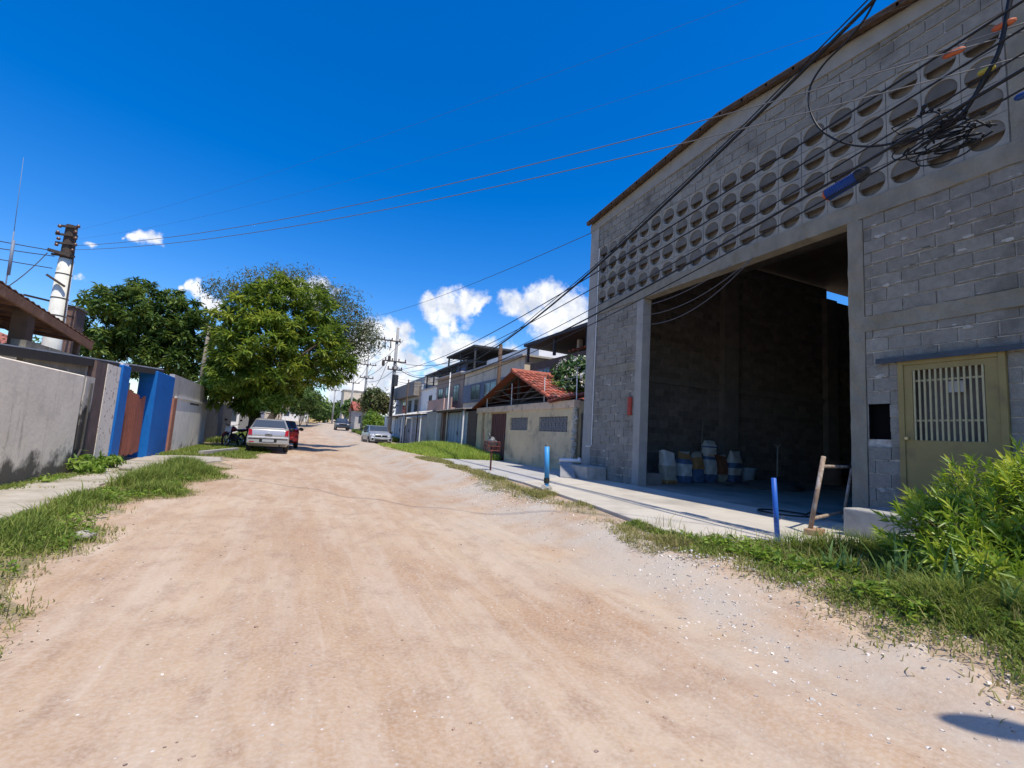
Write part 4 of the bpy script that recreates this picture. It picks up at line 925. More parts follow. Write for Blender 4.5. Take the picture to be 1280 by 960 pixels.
b = MB(); b.box(LX-.1, LX+.07, 20.46, 27.2, 1.971, 2.03); b.build('ledge', M_white, t)
b = MB(); b.box(LX+.025, LX+.034, 23.1, 25.0, 1.83, 1.90); b.build('slot', M_drk, t)
t = tag(MB().box(LX-.5, LX-.3, 27.25, 40, -.1, 2.3).build('yard_wall', M_drk, None, origin=(LX-.4, 33, 0)), 'dark wall under the big tree behind the motorcycle', 'wall')
# timber canopy over the wall
M_bt = mat('brown_roof_board', (.24, .13, .08), (.17, .09, .055), 5, .85, .3, 20, c3=(.32, .20, .13), s3=3, t3=(.55, .7))
t = thing('timber_canopy', 'sloping brown timber canopy on a dark post above the left wall', 'canopy', (-5.2, 11, 2))
F1, F2, B1, B2 = Vector((-4.35, 7.5, 3.32)), Vector((-4.35, 13.3, 2.80)), Vector((-6.4, 7.5, 3.45)), Vector((-6.4, 13.3, 3.0))
b = MB(); b.slab([F1, F2, B2, B1], .04)
for k in range(12):
    u_ = (k+.3)/12; b.beam(F1.lerp(F2, u_)-Vector((0, 0, .06)), B1.lerp(B2, u_)-Vector((0, 0, .06)), .05, .05)
b.build('boards', M_bt, t)
b = MB(); b.beam(F1+Vector((.03, 0, -.07)), F2+Vector((.03, 0, -.07)), .05, .16); b.beam(B1+Vector((0, 0, -.12)), B2+Vector((0, 0, -.12)), .08, .14); b.beam(F1.lerp(B1, .5)+Vector((0, 0, -.11)), F2.lerp(B2, .5)+Vector((0, 0, -.11)), .08, .12); b.build('fascia_board', M_bt, t)
b = MB(); b.box(-4.56, -4.34, 10.62, 10.86, 2.0, 2.94); b.build('post', M_wood, t)
b = MB(); b.box(-4.44, -4.36, 12.75, 12.83, 2.0, 2.80); b.build('thin_post', M_wood, t)
b = MB(); sheet_roof(b, (-4.3, 7.6, 3.36), (-4.3, 13.4, 2.84), (-6.45, 13.4, 3.04), (-6.45, 7.6, 3.49), 30, .012); b.build('sheet', M_bt, t)
t = thing('lean_to_roof', 'thin dark fibre cement lean-to roof edge running above the left wall', 'roof', (-4.4, 13, 2.2))
b = MB(); b.slab([(-4.25, 8.5, 2.17), (-4.15, 18.7, 2.82), (-5.9, 18.7, 2.95), (-5.9, 8.5, 2.3)], .06); b.build('sheet', M_asb, t)
b = MB(); b.beam((-4.24, 8.5, 2.07), (-4.14, 18.7, 2.70), .05, .16); b.build('edge_beam', mat('black_beam', (.035, .032, .03), (.05, .045, .04), 5, .85), t)
t = thing('tiled_house', 'low house with faded red tile roof behind the timber canopy', 'house', (-9, 14, 0))
b = MB(); b.box(-12, -7.0, 10, 17.5, 0, 2.9); b.build('wall', M_cream, t)
b = MB(); tiles(b, (-9.5, 9.5, 4.0), (-9.5, 18.0, 4.0), (-6.7, 9.5, 2.75), (-6.7, 18.0, 2.75), pitch=.25, lap=.45, seed=8); b.build('roof', mat('faded_tile', (.42, .17, .12), (.33, .12, .085), 5, .88, .2, 30, tone=True), t, tone=True)
t = thing('brick_tower', 'small square brick water tank tower with bars beside the white pole', 'brick tower', (-8, 21.3, 0))
M_oldb = mat('old_brick', (.22, .13, .095), (.14, .09, .07), 8, .95, .9, 12)
b = MB(); b.box(-7.95, -7.35, 20.9, 21.7, 0, 4.82); b.build('shaft', M_oldb, t)
b = MB(); b.box(-8.0, -7.3, 20.85, 21.75, 4.821, 4.88); b.build('slab', M_moss, t)
b = MB(); b.beam((-7.4, 20.9, 4.85), (-6.9, 16.5, 4.25), .05); b.beam((-7.4, 20.9, 4.5), (-6.9, 16.5, 3.9), .05); b.build('bar', M_wood, t)
# white pole with old fittings
t = thing('utility_pole', 'thick white painted pole with dark rusty fittings at its top', 'utility pole', (-6.45, 17.2, 0))
b = MB(); b.tube([(-6.45, 17.2, 0), (-6.45, 17.2, 5.55)], .27, 16, r1=.165); b.build('shaft', mat('flaking_white', (.72, .71, .62), (.62, .61, .52), 5, .85, .2, 20, c3=(.46, .44, .36), s3=3, t3=(.6, .7)), t, True)
M_fit = mat('rusty_fitting', (.09, .065, .05), (.05, .045, .04), 12, .8, .5, 30)
b = MB(); b.tube([(-6.45, 17.2, 5.551), (-6.45, 17.2, 6.55)], .155, 12, r1=.13); b.build('top_section', M_fit, t)
b = MB()
for z, w_ in ((6.45, .23), (6.2, .27), (5.95, .24), (5.6, .28)):
    b.beam((-6.45-w_, 17.05, z), (-6.45+w_*.8, 17.05, z+.03), .06, .05)
b.build('cross_arm', M_fit, t); b = MB(); b.beam((-6.8, 17.0, 5.70), (-6.3, 17.0, 5.62), .08, .08); b.build('bracket', M_fit, t); b = MB(); b.beam((-6.72, 16.96, 4.98), (-6.3, 16.96, 4.72), .05, .06)
b.build('bracket', M_fit, t)
mat('brown_porcelain', (.10, .05, .035), rough=.35)
for k in range(9): b = MB(); b.lathe((-6.45+(-1)**k*(.17+.02*(k % 3)), 17.0, 5.75+.09*k), [(.03, 0), (.05, .02), (.045, .05), (.03, .08)], 8); b.build('insulator', _mats['brown_porcelain'], t)
b = MB()
for z, r_z in ((5.1, .182), (4.4, .196), (3.9, .206)): b.lathe((-6.45, 17.2, z), [(r_z-.003, -.015), (r_z, 0), (r_z-.003, .015)], 16)
b.tube([(-6.30, 17.08, 5.95), (-6.26, 17.08, 5.4), (-6.25, 17.07, 4.6), (-6.23, 17.06, 3.6)], .02, 6)
b.build('strap', M_fit, t)
b = MB(); b.tube([(-6.17, 14, 2.8), (-6.22, 14, 5.2)], .016, 6, r1=.012); b.tube([(-6.22, 14, 5.2), (-6.29, 14, 6.95)], .006, 6, r1=.004); b.tube([(-6.18, 14, 4.2), (-6.2, 14, 5.0)], .03, 6)
o = b.build('antenna_mast', mat('pale_metal', (.20, .24, .30), rough=.5), None, True, origin=(-6.17, 14, 2.8)); tag(o, 'thin leaning antenna mast left of the thick white pole', 'antenna')
b = MB(); b.tube([gy(247, 500, 29), gy(262, 408, 29)], .10, 8, r1=.08); o = b.build('wooden_pole', mat('silvery_wood', (.30, .26, .21), (.22, .19, .15), 6, .85), None, True, origin=tuple(gy(247, 500, 29))); tag(o, 'leaning grey wooden pole in front of the dark tree', 'pole')
# kerb beam lying in the verge
b = MB(); b.beam((-2.95, 19.6, .10), (-2.15, 22.6, .12), .16, .14); o = b.build('kerb_stone', M_castp, None, origin=(-2.5, 21, .05)); bevel(o, .015); tag(o, 'pale concrete kerb stone in grass behind the silver hatchback', 'kerb stone')
for (px_, py_, s_, lab, zz) in ((105, 670, .11, 'flat buff grey rock half buried in the left grass verge', .035), (158, 585, .16, 'mossy stone before the red gate', .1)):
    d = ray(px_, py_); p = np.array([0, 0, EYE])+d*(zz-EYE)/d[2]; b = MB(); b.rock((p[0], p[1], zz), s_, px_, .45)
    o = b.build('rock', mat('buff_rock', (.46, .42, .35), (.34, .31, .26), 8, .95, .5, 25), None, True, origin=tuple(p)); tag(o, lab, 'rock')
for (px_, py_, s_, lab, zz) in ((631, 607, .085, 'white broken stone at the pavement edge by the pale pipe post', .16),):
    d = ray(px_, py_); p = np.array([0, 0, EYE])+d*(zz-EYE)/d[2]; b = MB(); b.rock((p[0], p[1], zz), s_, 7, .9); o = b.build('rock', M_white, None, True, origin=tuple(p)); tag(o, lab, 'rock')
# ================================================================== VEHICLES
def paint(name, c, metal=.3, rough=.28): return mat(name, c, tuple(x*.9 for x in c), 3, rough, metal=metal, spec=.5)
M_tyre = mat('tyre_rubber', (.025, .025, .025), (.05, .045, .04), 9, .85)
M_rim = mat('alloy', (.42, .42, .43), (.34, .34, .35), 8, .35, metal=.7)
M_lens = mat('red_lens', (.38, .012, .012), rough=.2, spec=.6)
M_lamp = mat('clear_lens', (.60, .62, .64), rough=.12, spec=.7)
M_trim = mat('black_trim', (.025, .025, .027), rough=.5)
M_plate = mat('plate_grey', (.42, .43, .44), (.36, .37, .38), 30, .5)
def car(label, cat, loc, rz, st, body, front=False, wheels=(-1.2, 1.2), wr_=.28, wx=.72, windows_=None, rear_win=None, front_win=None, detail=True, group=None, name='parked_car', extra=None):
    t = thing(name, label, cat, loc, group, rz); mb = MB(); n = len(st); ring = 12
    for (y, zl, zb, zt, wb, wr) in st:
        R = [(wb*.90, zl), (wb*.985, zl+.10), (wb, (zl+zb)/2+.04), (wb*.955, zb), (wr, zt-.035), (wr*.80, zt)]
        mb.v += [(x, y, z) for x, z in R]+[(-x, y, z) for x, z in R[::-1]]
    fs = []
    for i in range(n-1):
        for k in range(ring): fs.append([i*ring+k, (i+1)*ring+k, (i+1)*ring+(k+1) % ring, i*ring+(k+1) % ring])
    fs.append(list(range(ring))); fs.append([(n-1)*ring+k for k in range(ring)][::-1])
    mb.f = fs; mb.mi = [0]*len(fs); mb.t = [1]*len(fs)
    bo = mb.build('body', body, t, True, local=True); bo.data.set_sharp_from_angle(angle=math.radians(50)); bv_ = bo.modifiers.new('round', 'BEVEL'); bv_.width = .055; bv_.segments = 3; bv_.limit_method = 'ANGLE'; bv_.angle_limit = math.radians(18)
    def P(i, k): return Vector(mb.v[i*ring+k])
    def quad(name, a, b_, c, d, u0, u1, v0, v1, off, m_, par):
        def q(u, v): return a.lerp(b_, u).lerp(d.lerp(c, u), v)
        nor = (b_-a).cross(d-a).normalized(); ctr = q(.5, .5)
        if nor.dot(ctr-Vector((0, ctr.y*.5, .6))) < 0: nor = -nor
        g_ = MB(); g_.slab([q(u0, v0)+nor*off, q(u1, v0)+nor*off, q(u1, v1)+nor*off, q(u0, v1)+nor*off], .02, tuple(-nor)); return g_.build(name, m_, par, local=True)
    for (i, j, a, c) in windows_ or []:
        for s in (0, 1):
            k3, k4 = (3, 4) if s == 0 else (8, 7)
            quad('side_window', P(i, k3), P(j, k3), P(j, k4), P(i, k4), a, c, .10, .92, .008, M_glass, t)
    for nm, w in (('rear_window', rear_win), ('windscreen', front_win)):
        if w: i, j, v0, v1 = w; quad(nm, P(i, 5), P(i, 6), P(j, 6), P(j, 5), -.10, 1.10, v0, v1, .012, M_glass, t)
    for y in wheels:
        for s in (-1, 1):
            w = MB(); w.lathe((s*wx, y, wr_), [(wr_*.7, -.09), (wr_*.96, -.085), (wr_, -.05), (wr_, .05), (wr_*.96, .085), (wr_*.7, .09)], 20, 'x'); wo_ = w.build('wheel', M_tyre, t, True, local=True)
            r2 = MB(); r2.lathe((s*(wx+.075), y, wr_), [(wr_*.66, -.02), (wr_*.68, .02), (wr_*.2, .025 if s > 0 else -.02)], 16, 'x'); r2.build('rim', M_rim, wo_, local=True)
            a_ = MB()
            for k in range(13):
                an = math.pi*k/12; an2 = math.pi*(k+1)/12
                if k < 12: a_.beam((s*(wx+.05), y+(wr_+.05)*math.cos(an), wr_+(wr_+.05)*math.sin(an)), (s*(wx+.05), y+(wr_+.05)*math.cos(an2), wr_+(wr_+.05)*math.sin(an2)), .10, .06, up=(1, 0, 0))
            a_.build('wheel_arch', M_trim, t, local=True)
    if extra: extra(t)
    return t
def lb(t, name, m_, *boxes, bv=.012):
    b = MB()
    for q in boxes: b.box(*q)
    o = b.build(name, m_, t, local=True)
    if bv: bevel(o, bv)
    return o
# silver hatchback seen from behind
HB = [(-1.83, .34, .56, .60, .70, .62), (-1.86, .34, .70, .74, .76, .68), (-1.80, .34, .92, .96, .79, .70), (-1.70, .26, .97, 1.01, .80, .70), (-1.36, .24, .98, 1.38, .80, .545), (-.95, .22, .96, 1.435, .81, .57), (.25, .22, .94, 1.42, .81, .57), (.95, .24, .92, .98, .80, .70), (1.55, .26, .82, .86, .78, .66), (1.82, .30, .60, .66, .70, .58)]
def hatch_extra(t):
    lb(t, 'bumper', _mats['silver_paint'], (-.80, .80, -1.93, -1.80, .36, .68), bv=.04); lb(t, 'bumper_strip', M_trim, (-.74, .74, -1.945, -1.925, .56, .60)); lb(t, 'plate_recess', M_trim, (-.33, .33, -1.945, -1.92, .44, .595)); pl_ = lb(t, 'licence_plate', M_plate, (-.22, .22, -1.957, -1.946, .455, .56), bv=.004)
    for s in (-1, 1):
        b = MB(); b.slab([(s*.755, -1.865, .72), (s*.61, -1.885, .72), (s*.63, -1.845, .94), (s*.755, -1.80, .98)], .07, (0, 1, 0)); b.build('tail_light', M_lens, t, local=True)
        b = MB(); b.rock((s*.93, .72, .98), .09, 2, .8); b.beam((s*.80, .74, .96), (s*.92, .72, .97), .04); b.build('mirror', M_trim, t, local=True)
    lb(t, 'boot_handle', M_trim, (-.14, .14, -1.90, -1.86, .74, .775)); b = MB(); b.lathe((0, -1.885, .84), [(.035, .01), (.035, -.012)], 14, 'y'); b.build('badge', M_lamp, t, local=True)
    b = MB(); b.tube([(-.35, -1.40, 1.06), (.02, -1.66, 1.10)], .008, 5); b.build('wiper', M_trim, t, local=True)
    b = MB(); b.tube([(.45, -1.9, .30), (.45, -1.7, .30)], .03, 8); b.build('exhaust', M_trim, t, local=True)
    lb(t, 'fog_light', M_lens, (-.70, -.52, -1.935, -1.92, .42, .47))
S_paint = paint('silver_paint', (.46, .45, .43), .45, .3)
car('silver hatchback parked on the left verge, seen from behind', 'car', (-1.10, 24.35, .03), .03, HB, S_paint, windows_=[(3, 5, .5, .98), (5, 6, .03, .47), (5, 6, .52, .97), (6, 7, .03, .75)], rear_win=(3, 4, .12, .93), front_win=(7, 6, .1, .9), extra=hatch_extra, wheels=(-1.18, 1.22))
R_paint = paint('red_paint', (.36, .015, .02), .2, .25)
SD = [(-2.0, .36, .58, .62, .72, .66), (-2.04, .34, .82, .86, .80, .72), (-1.92, .28, .98, 1.02, .82, .72), (-1.40, .24, 1.0, 1.08, .83, .68), (-.72, .22, .98, 1.43, .84, .60), (.35, .22, .96, 1.44, .84, .61), (1.15, .24, .94, 1.0, .83, .72), (1.85, .26, .84, .88, .80, .68), (2.1, .30, .6, .66, .72, .6)]
def sedan_extra(t):
    lb(t, 'bumper', R_paint, (-.82, .82, -2.12, -1.98, .34, .62), bv=.04); lb(t, 'bumper_guard', M_trim, (-.6, .6, -2.13, -2.1, .36, .44)); lb(t, 'licence_plate', M_plate, (-.22, .22, -2.075, -2.06, .72, .82), bv=.004)
    for s in (-1, 1):
        b = MB(); b.slab([(s*.83, -1.93, .78), (s*.58, -2.06, .80), (s*.60, -2.0, 1.0), (s*.80, -1.84, 1.02)], .07, (0, 1, 0)); b.build('tail_light', M_lens, t, local=True)
        b = MB(); b.rock((s*.98, .85, 1.0), .11, 3, .75); b.beam((s*.82, .88, .98), (s*.95, .85, 1.0), .05); b.build('mirror', M_trim, t, local=True)
car('red car parked ahead of the silver hatchback under the tree', 'car', (-.72, 29.3, .02), .02, SD, R_paint, windows_=[(3, 4, .55, .97), (4, 5, .03, .47), (4, 5, .52, .97), (5, 6, .03, .7)], rear_win=(3, 4, .05, .92), front_win=(6, 5, .1, .9), extra=sedan_extra, wheels=(-1.3, 1.3), wr_=.3, wx=.74)
# small silver suv facing the camera
SV = [(-1.8, .40, .7, .76, .72, .62), (-1.84, .38, .98, 1.04, .78, .68), (-1.55, .30, 1.04, 1.40, .80, .60), (-.9, .28, 1.02, 1.50, .81, .62), (.3, .28, 1.0, 1.49, .81, .62), (.92, .30, .99, 1.06, .80, .70), (1.55, .32, .94, 1.0, .79, .68), (1.82, .34, .78, .84, .74, .62), (1.86, .36, .55, .60, .70, .6)]
def suv_extra(t):
    lb(t, 'grille', M_trim, (-.42, .42, 1.845, 1.885, .70, .83)); lb(t, 'bumper', S2, (-.79, .79, 1.78, 1.92, .36, .66), bv=.05); lb(t, 'lower_intake', M_trim, (-.46, .46, 1.90, 1.94, .36, .52)); lb(t, 'licence_plate', M_plate, (-.20, .20, 1.945, 1.955, .52, .62), bv=.003)
    b = MB(); b.slab([(0, 1.90, .83), (.05, 1.90, .765), (0, 1.90, .70), (-.05, 1.90, .765)], .015, (0, -1, 0)); b.build('emblem', M_lamp, t, local=True)
    for s in (-1, 1):
        b = MB(); b.slab([(s*.42, 1.885, .72), (s*.74, 1.79, .72), (s*.78, 1.70, .88), (s*.44, 1.87, .84)], .05, (0, -1, 0)); b.build('headlight', M_lamp, t, local=True)
        b = MB(); b.lathe((s*.62, 1.925, .52), [(.07, -.02), (.075, .01), (.04, .012)], 12, 'y'); b.build('fog_light', M_trim, t, local=True)
        b = MB(); b.rock((s*.95, .72, 1.04), .10, 3, .8); b.beam((s*.80, .75, 1.0), (s*.93, .72, 1.03), .05); b.build('mirror', M_trim, t, local=True)
        b = MB(); b.beam((s*.55, -1.3, 1.50), (s*.55, .1, 1.52), .03); b.build('roof_rail', M_trim, t, local=True)
        b = MB(); b.box(s*.80-.02, s*.80+.02, -.85, .85, .30, .42); b.build('sill', M_trim, t, local=True)
S2 = paint('silver_blue_paint', (.44, .46, .48), .45, .28)
car('small silver off-road style car facing us at the right road edge', 'car', (5.52, 37.0, .06), math.pi+.05, SV, S2, windows_=[(2, 3, .15, .95), (3, 4, .03, .47), (3, 4, .52, .97), (4, 5, .03, .7)], rear_win=(1, 2, .2, .9), front_win=(5, 4, .08, .92), extra=suv_extra, wheels=(-1.2, 1.2), wr_=.31, wx=.72)
def far_extra(t):
    lb(t, 'grille', M_trim, (-.40, .40, 1.845, 1.885, .66, .80))
    for s in (-1, 1):
        lb(t, 'headlight', M_lamp, (min(s*.48, s*.74), max(s*.48, s*.74), 1.82, 1.88, .70, .82)); b = MB(); b.rock((s*.95, .72, 1.04), .10, 3, .8); b.build('mirror', M_trim, t, local=True)
car('dark grey car facing us far up the dirt street', 'car', (5.2, 64.5, hz(5.2, 64.5)), math.pi, SV, paint('graphite_paint', (.07, .08, .10), .4, .3), windows_=[(3, 4, .03, .47), (3, 4, .52, .97)], front_win=(5, 4, .08, .92), extra=far_extra, wheels=(-1.2, 1.2), wr_=.31, wx=.72)
# motorcycle
t = thing('motorcycle', 'red and black motorcycle with white front number board by the dark wall', 'motorcycle', (-2.75, 26.9, .05), None, math.pi-.42)
M_mred = paint('moto_red', (.22, .012, .02), .1, .3); M_chrome = mat('dull_chrome', (.55, .55, .56), rough=.25, metal=.9)
for y, nm in ((.66, 'front_wheel'), (-.62, 'rear_wheel')):
    b = MB(); pts = [(0, y+.29*math.cos(a), .30+.29*math.sin(a)) for a in [2*math.pi*k/24 for k in range(25)]]; b.tube(pts, .045, 8); w = b.build(nm, M_tyre, t, True, local=True)
    b = MB(); pts = [(0, y+.235*math.cos(a), .30+.235*math.sin(a)) for a in [2*math.pi*k/20 for k in range(21)]]; b.tube(pts, .016, 6)
    for k in range(10): a = 2*math.pi*k/10; b.tube([(0, y, .30), (0, y+.23*math.cos(a), .30+.23*math.sin(a))], .006, 4)
    b.lathe((0, y, .30), [(.05, -.05), (.06, 0), (.05, .05)], 10, 'x'); b.build('rim', M_chrome, w, local=True)
b = MB(); b.tube([(0, -.62, .30), (0, -.15, .38), (0, .12, .42), (0, .35, .78)], .035, 8); b.tube([(.07, -.62, .32), (.08, -.5, .72), (.06, .0, .76)], .02, 6); b.tube([(-.07, -.62, .32), (-.08, -.5, .72), (-.06, .0, .76)], .02, 6); b.build('frame', M_trim, t, True, local=True)
b = MB(); b.rock((0, .02, .42), .19, 4, .9); b.lathe((0, .12, .52), [(.07, -.12), (.09, -.1), (.09, .1), (.07, .12)], 12, 'x'); b.build('engine', M_fit, t, local=True)
b = MB(); b.rock((0, .18, .82), .25, 5, .55); b.build('tank', M_mred, t, True, local=True)
b = MB(); b.slab([(-.12, -.72, .84), (.12, -.72, .84), (.13, -.05, .80), (-.13, -.05, .80)], .07); bevel(b.build('saddle', M_trim, t, local=True), .03)
b = MB(); b.slab([(-.10, -.95, .86), (.10, -.95, .86), (.12, -.5, .80), (-.12, -.5, .80)], .12); bevel(b.build('tail_cowl', M_mred, t, local=True), .03)
for s in (-1, 1): b = MB(); b.tube([(s*.08, .66, .30), (s*.09, .42, .92)], .022, 8); b.build('fork', M_chrome, t, True, local=True)
b = MB(); b.tube([(-.36, .26, 1.06), (-.12, .36, 1.0), (.12, .36, 1.0), (.36, .26, 1.06)], .014, 6); b.build('handlebar', M_trim, t, True, local=True)
b = MB(); b.slab([(-.13, .60, .66), (.13, .60, .66), (.15, .52, .95), (-.15, .52, .95)], .02, (0, -1, 0)); b.build('number_board', M_pvc, t, local=True)
b = MB(); b.lathe((0, .50, .86), [(.10, -.06), (.11, 0), (.08, .05)], 14, 'y'); b.build('headlight', M_lamp, t, local=True)
b = MB()
for k in range(7):
    a = .5+k*.25; a2 = a+.25; b.beam((0, .66+.36*math.cos(a), .30+.36*math.sin(a)), (0, .66+.36*math.cos(a2), .30+.36*math.sin(a2)), .1, .015, up=(1, 0, 0))
b.build('mudguard', M_mred, t, local=True)
for s in (-1, 1): b = MB(); b.tube([(s*.30, .28, 1.05), (s*.36, .24, 1.22)], .006, 5); b.rock((s*.37, .23, 1.26), .06, 2, .7); b.build('mirror', M_trim, t, local=True)
b = MB(); b.tube([(-.1, .0, .3), (-.24, .05, .02)], .012, 5); b.build('side_stand', M_trim, t, local=True)
b = MB(); b.tube([(.12, .1, .25), (.14, -.5, .28), (.15, -.85, .36)], .04, 8); b.build('exhaust', M_chrome, t, True, local=True)
# ================================================================== VEGETATION
def leaf_quads(C, D, Nn, Lh, Wh, fold=.25):
    """rhombic leaves: centre C, long axis D, normal Nn, half length, half width -> V (4n), F (2n tri)"""
    n = len(C); S = np.cross(Nn, D); S /= np.linalg.norm(S, axis=1, keepdims=True)+1e-9
    Lh = np.asarray(Lh).reshape(-1, 1); Wh = np.asarray(Wh).reshape(-1, 1)
    a = C-D*Lh; b = C+S*Wh+Nn*Wh*fold; c = C+D*Lh-Nn*Lh*.25; d = C-S*Wh+Nn*Wh*fold
    V = np.stack([a, b, c, d], 1).reshape(-1, 3); i = np.arange(n)*4
    F = np.concatenate([np.stack([i, i+1, i+2], 1), np.stack([i, i+2, i+3], 1)]); return V, F
def unit(v): return v/(np.linalg.norm(v, axis=1, keepdims=True)+1e-9)
def crown_leaves(blobs, nclump, per, sig, L, Wd, seed, up=.45, tone0=(.15, .85), shell=(.55, 1.02), droop=.2, radial=False):
    r = np.random.default_rng(seed); B = np.array([b[0] for b in blobs]); Rr = np.array([b[1] for b in blobs]); w = (Rr.prod(1))**(2/3); w = w/w.sum()
    k = r.choice(len(blobs), nclump, p=w); d = unit(r.normal(size=(nclump, 3))); q = r.uniform(shell[0], shell[1], (nclump, 1))**.8
    cc = B[k]+d*Rr[k]*q
    tone_c = r.uniform(tone0[0], tone0[1], nclump)
    idx = np.repeat(np.arange(nclump), per); n = len(idx)
    off = r.normal(size=(n, 3))*sig*np.array([1, 1, .6]); C = cc[idx]+off
    out = unit(d[idx]*.7+unit(off)*.6+np.array([0, 0, up])+r.normal(size=(n, 3))*.55)
    D = unit(np.cross(out, r.normal(size=(n, 3)))-np.array([0, 0, droop])); Nn = unit(out-D*(out*D).sum(1, keepdims=True))
    if radial:
        o_ = unit(off+np.array([0, 0, .25*sig])); D = unit(o_+np.array([0, 0, -droop*1.6])+r.normal(size=(n, 3))*.15); C = cc[idx]+o_*r.uniform(.35, 1.0, (n, 1))*sig*1.25; Nn = unit(np.array([0, 0, 1.])+r.normal(size=(n, 3))*.35+.3*o_); Nn = unit(Nn-D*(Nn*D).sum(1, keepdims=True))
    ln = L*r.uniform(.65, 1.3, n)/2
    V, F = leaf_quads(C, D, Nn, ln, ln*Wd)
    t_ = np.clip(tone_c[idx]+r.normal(size=n)*.14, 0, 1); return V, F, np.r_[t_, t_], cc
def limbs(mb, base, top, targets, r0, seed):
    rr = random.Random(seed); base = Vector(base); top = Vector(top)
    pts = [base.lerp(top, q)+Vector((rr.uniform(-.1, .1)*(q > 0), rr.uniform(-.1, .1)*(q > 0), 0)) for q in (0, .3, .65, 1)]
    mb.tube(pts, [r0*1.25, r0, r0*.85, r0*.7], 10)
    for tg in targets:
        tg = Vector(tg); s0 = top.lerp(base, rr.uniform(0, .3)); m1 = s0.lerp(tg, .45)+Vector((rr.uniform(-.3, .3), rr.uniform(-.3, .3), rr.uniform(.1, .5)))
        mb.tube([s0, s0.lerp(m1, .5), m1, tg], [r0*.55, r0*.42, r0*.30, r0*.1], 7)
M_bark = mat('tree_bark', (.16, .125, .095), (.09, .07, .055), 6, .95, .9, 14)
M_leafA = leafmat('bright_leaves', [(.05, .10, .012), (.14, .225, .024), (.30, .37, .05)], .38)
M_leafB = leafmat('dark_leaves', [(.035, .075, .015), (.085, .155, .028), (.18, .25, .05)], .28)
M_leafD = leafmat('lime_leaves', [(.08, .16, .018), (.16, .28, .03), (.30, .40, .06)], .4)
M_leafC = leafmat('feathery_leaves', [(.05, .075, .022), (.10, .14, .035), (.20, .16, .08)], .35)
def tree(name, label, base, ttop, blobs, specs, trunk_r, seed, group=None, nl=9):
    t = thing(name, label, 'tree', base, group); b = MB()
    rr = random.Random(seed); tg = []
    for k in range(nl):
        c, R = blobs[k % len(blobs)]; tg.append((c[0]+rr.uniform(-.6, .6)*R[0], c[1]+rr.uniform(-.6, .6)*R[1], c[2]+rr.uniform(-.3, .6)*R[2]))
    limbs(b, base, ttop, tg, trunk_r, seed); b.build('trunk', M_bark, t, True)
    for (m_, kw) in specs:
        V, F, tn, cc = crown_leaves(**kw); np_mesh('crown', V, F, 3, m_, tn, parent=t)
    return t
def bl(px, py, Y, r, ry=1., rz=1., dp=1.):
    c = gy(px, py, Y); s = np.linalg.norm(c-np.array([0, 0, EYE]))/FPX*.97; return (c, np.array([r*s, r*s*dp, r*s*rz]))
big = [bl(310, 420, 25.5, 40), bl(332, 395, 26, 42), bl(378, 392, 26.5, 36), bl(330, 438, 25, 44), bl(388, 432, 25.5, 40), bl(302, 465, 25.5, 34, rz=.8), bl(352, 466, 26.5, 36, rz=.8), bl(408, 455, 26, 32), bl(288, 440, 26, 24), bl(345, 372, 26.5, 26), bl(312, 475, 27, 40, rz=.8), bl(292, 492, 26.5, 24), bl(320, 500, 27, 22), bl(425, 462, 26.5, 18)]
low = [bl(338, 494, 25.9, 15), bl(324, 502, 25.9, 12), bl(349, 505, 26.2, 11), bl(285, 480, 25.0, 12, rz=.7)]
tree('shade_tree', 'broad bright green tree overhanging the parked cars and motorcycle', (-2.15, 28.3, -.1), (-2.0, 27.8, 2.9), big,
     [(M_leafD, dict(blobs=low, nclump=95, per=30, sig=.15, L=.26, Wd=.3, seed=15, tone0=(.2, 1))), (M_leafA, dict(blobs=big, nclump=760, per=38, sig=.27, L=.34, Wd=.26, seed=1, radial=True, shell=(.62, 1.06), tone0=(0, 1)))], .28, 1, nl=12)
fea = [bl(420, 395, 30.5, 36), bl(440, 415, 30, 28), bl(385, 372, 31, 32), bl(430, 440, 30.5, 26), bl(458, 428, 30, 20, rz=.8), bl(285, 368, 31, 22, rz=.7), bl(320, 356, 31, 26, rz=.6), bl(360, 350, 31, 26, rz=.7), bl(418, 375, 29.5, 10, rz=1.8), bl(460, 410, 30, 14), bl(400, 460, 31, 24)]
tree('feathery_tree', 'taller tree with fine brownish green foliage behind the broad bright tree', (-1.9, 31.5, -.1), (-.6, 31, 4.0), fea,
     [(M_leafC, dict(blobs=fea, nclump=900, per=16, sig=.26, L=.22, Wd=.24, seed=2, shell=(.3, 1.1)))], .22, 2, nl=12)
dk = [bl(150, 400, 33, 36), bl(190, 405, 33, 40), bl(120, 415, 33.5, 28), bl(225, 410, 33, 34), bl(160, 440, 32.5, 36, rz=.8), bl(215, 445, 32.5, 34, rz=.8), bl(245, 425, 33, 26), bl(175, 385, 33.5, 26), bl(250, 460, 33, 26), bl(112, 440, 32.5, 22)]
tree('dense_tree', 'dark dense round tree behind the left wall beyond the white pole', tuple(gy(190, 520, 34)-np.array([0, 0, 1])), tuple(gy(190, 450, 34)), dk,
     [(M_leafB, dict(blobs=dk, nclump=640, per=38, sig=.30, L=.36, Wd=.34, seed=3, radial=True, shell=(.6, 1.05), tone0=(0, 1)))], .3, 3, nl=10)
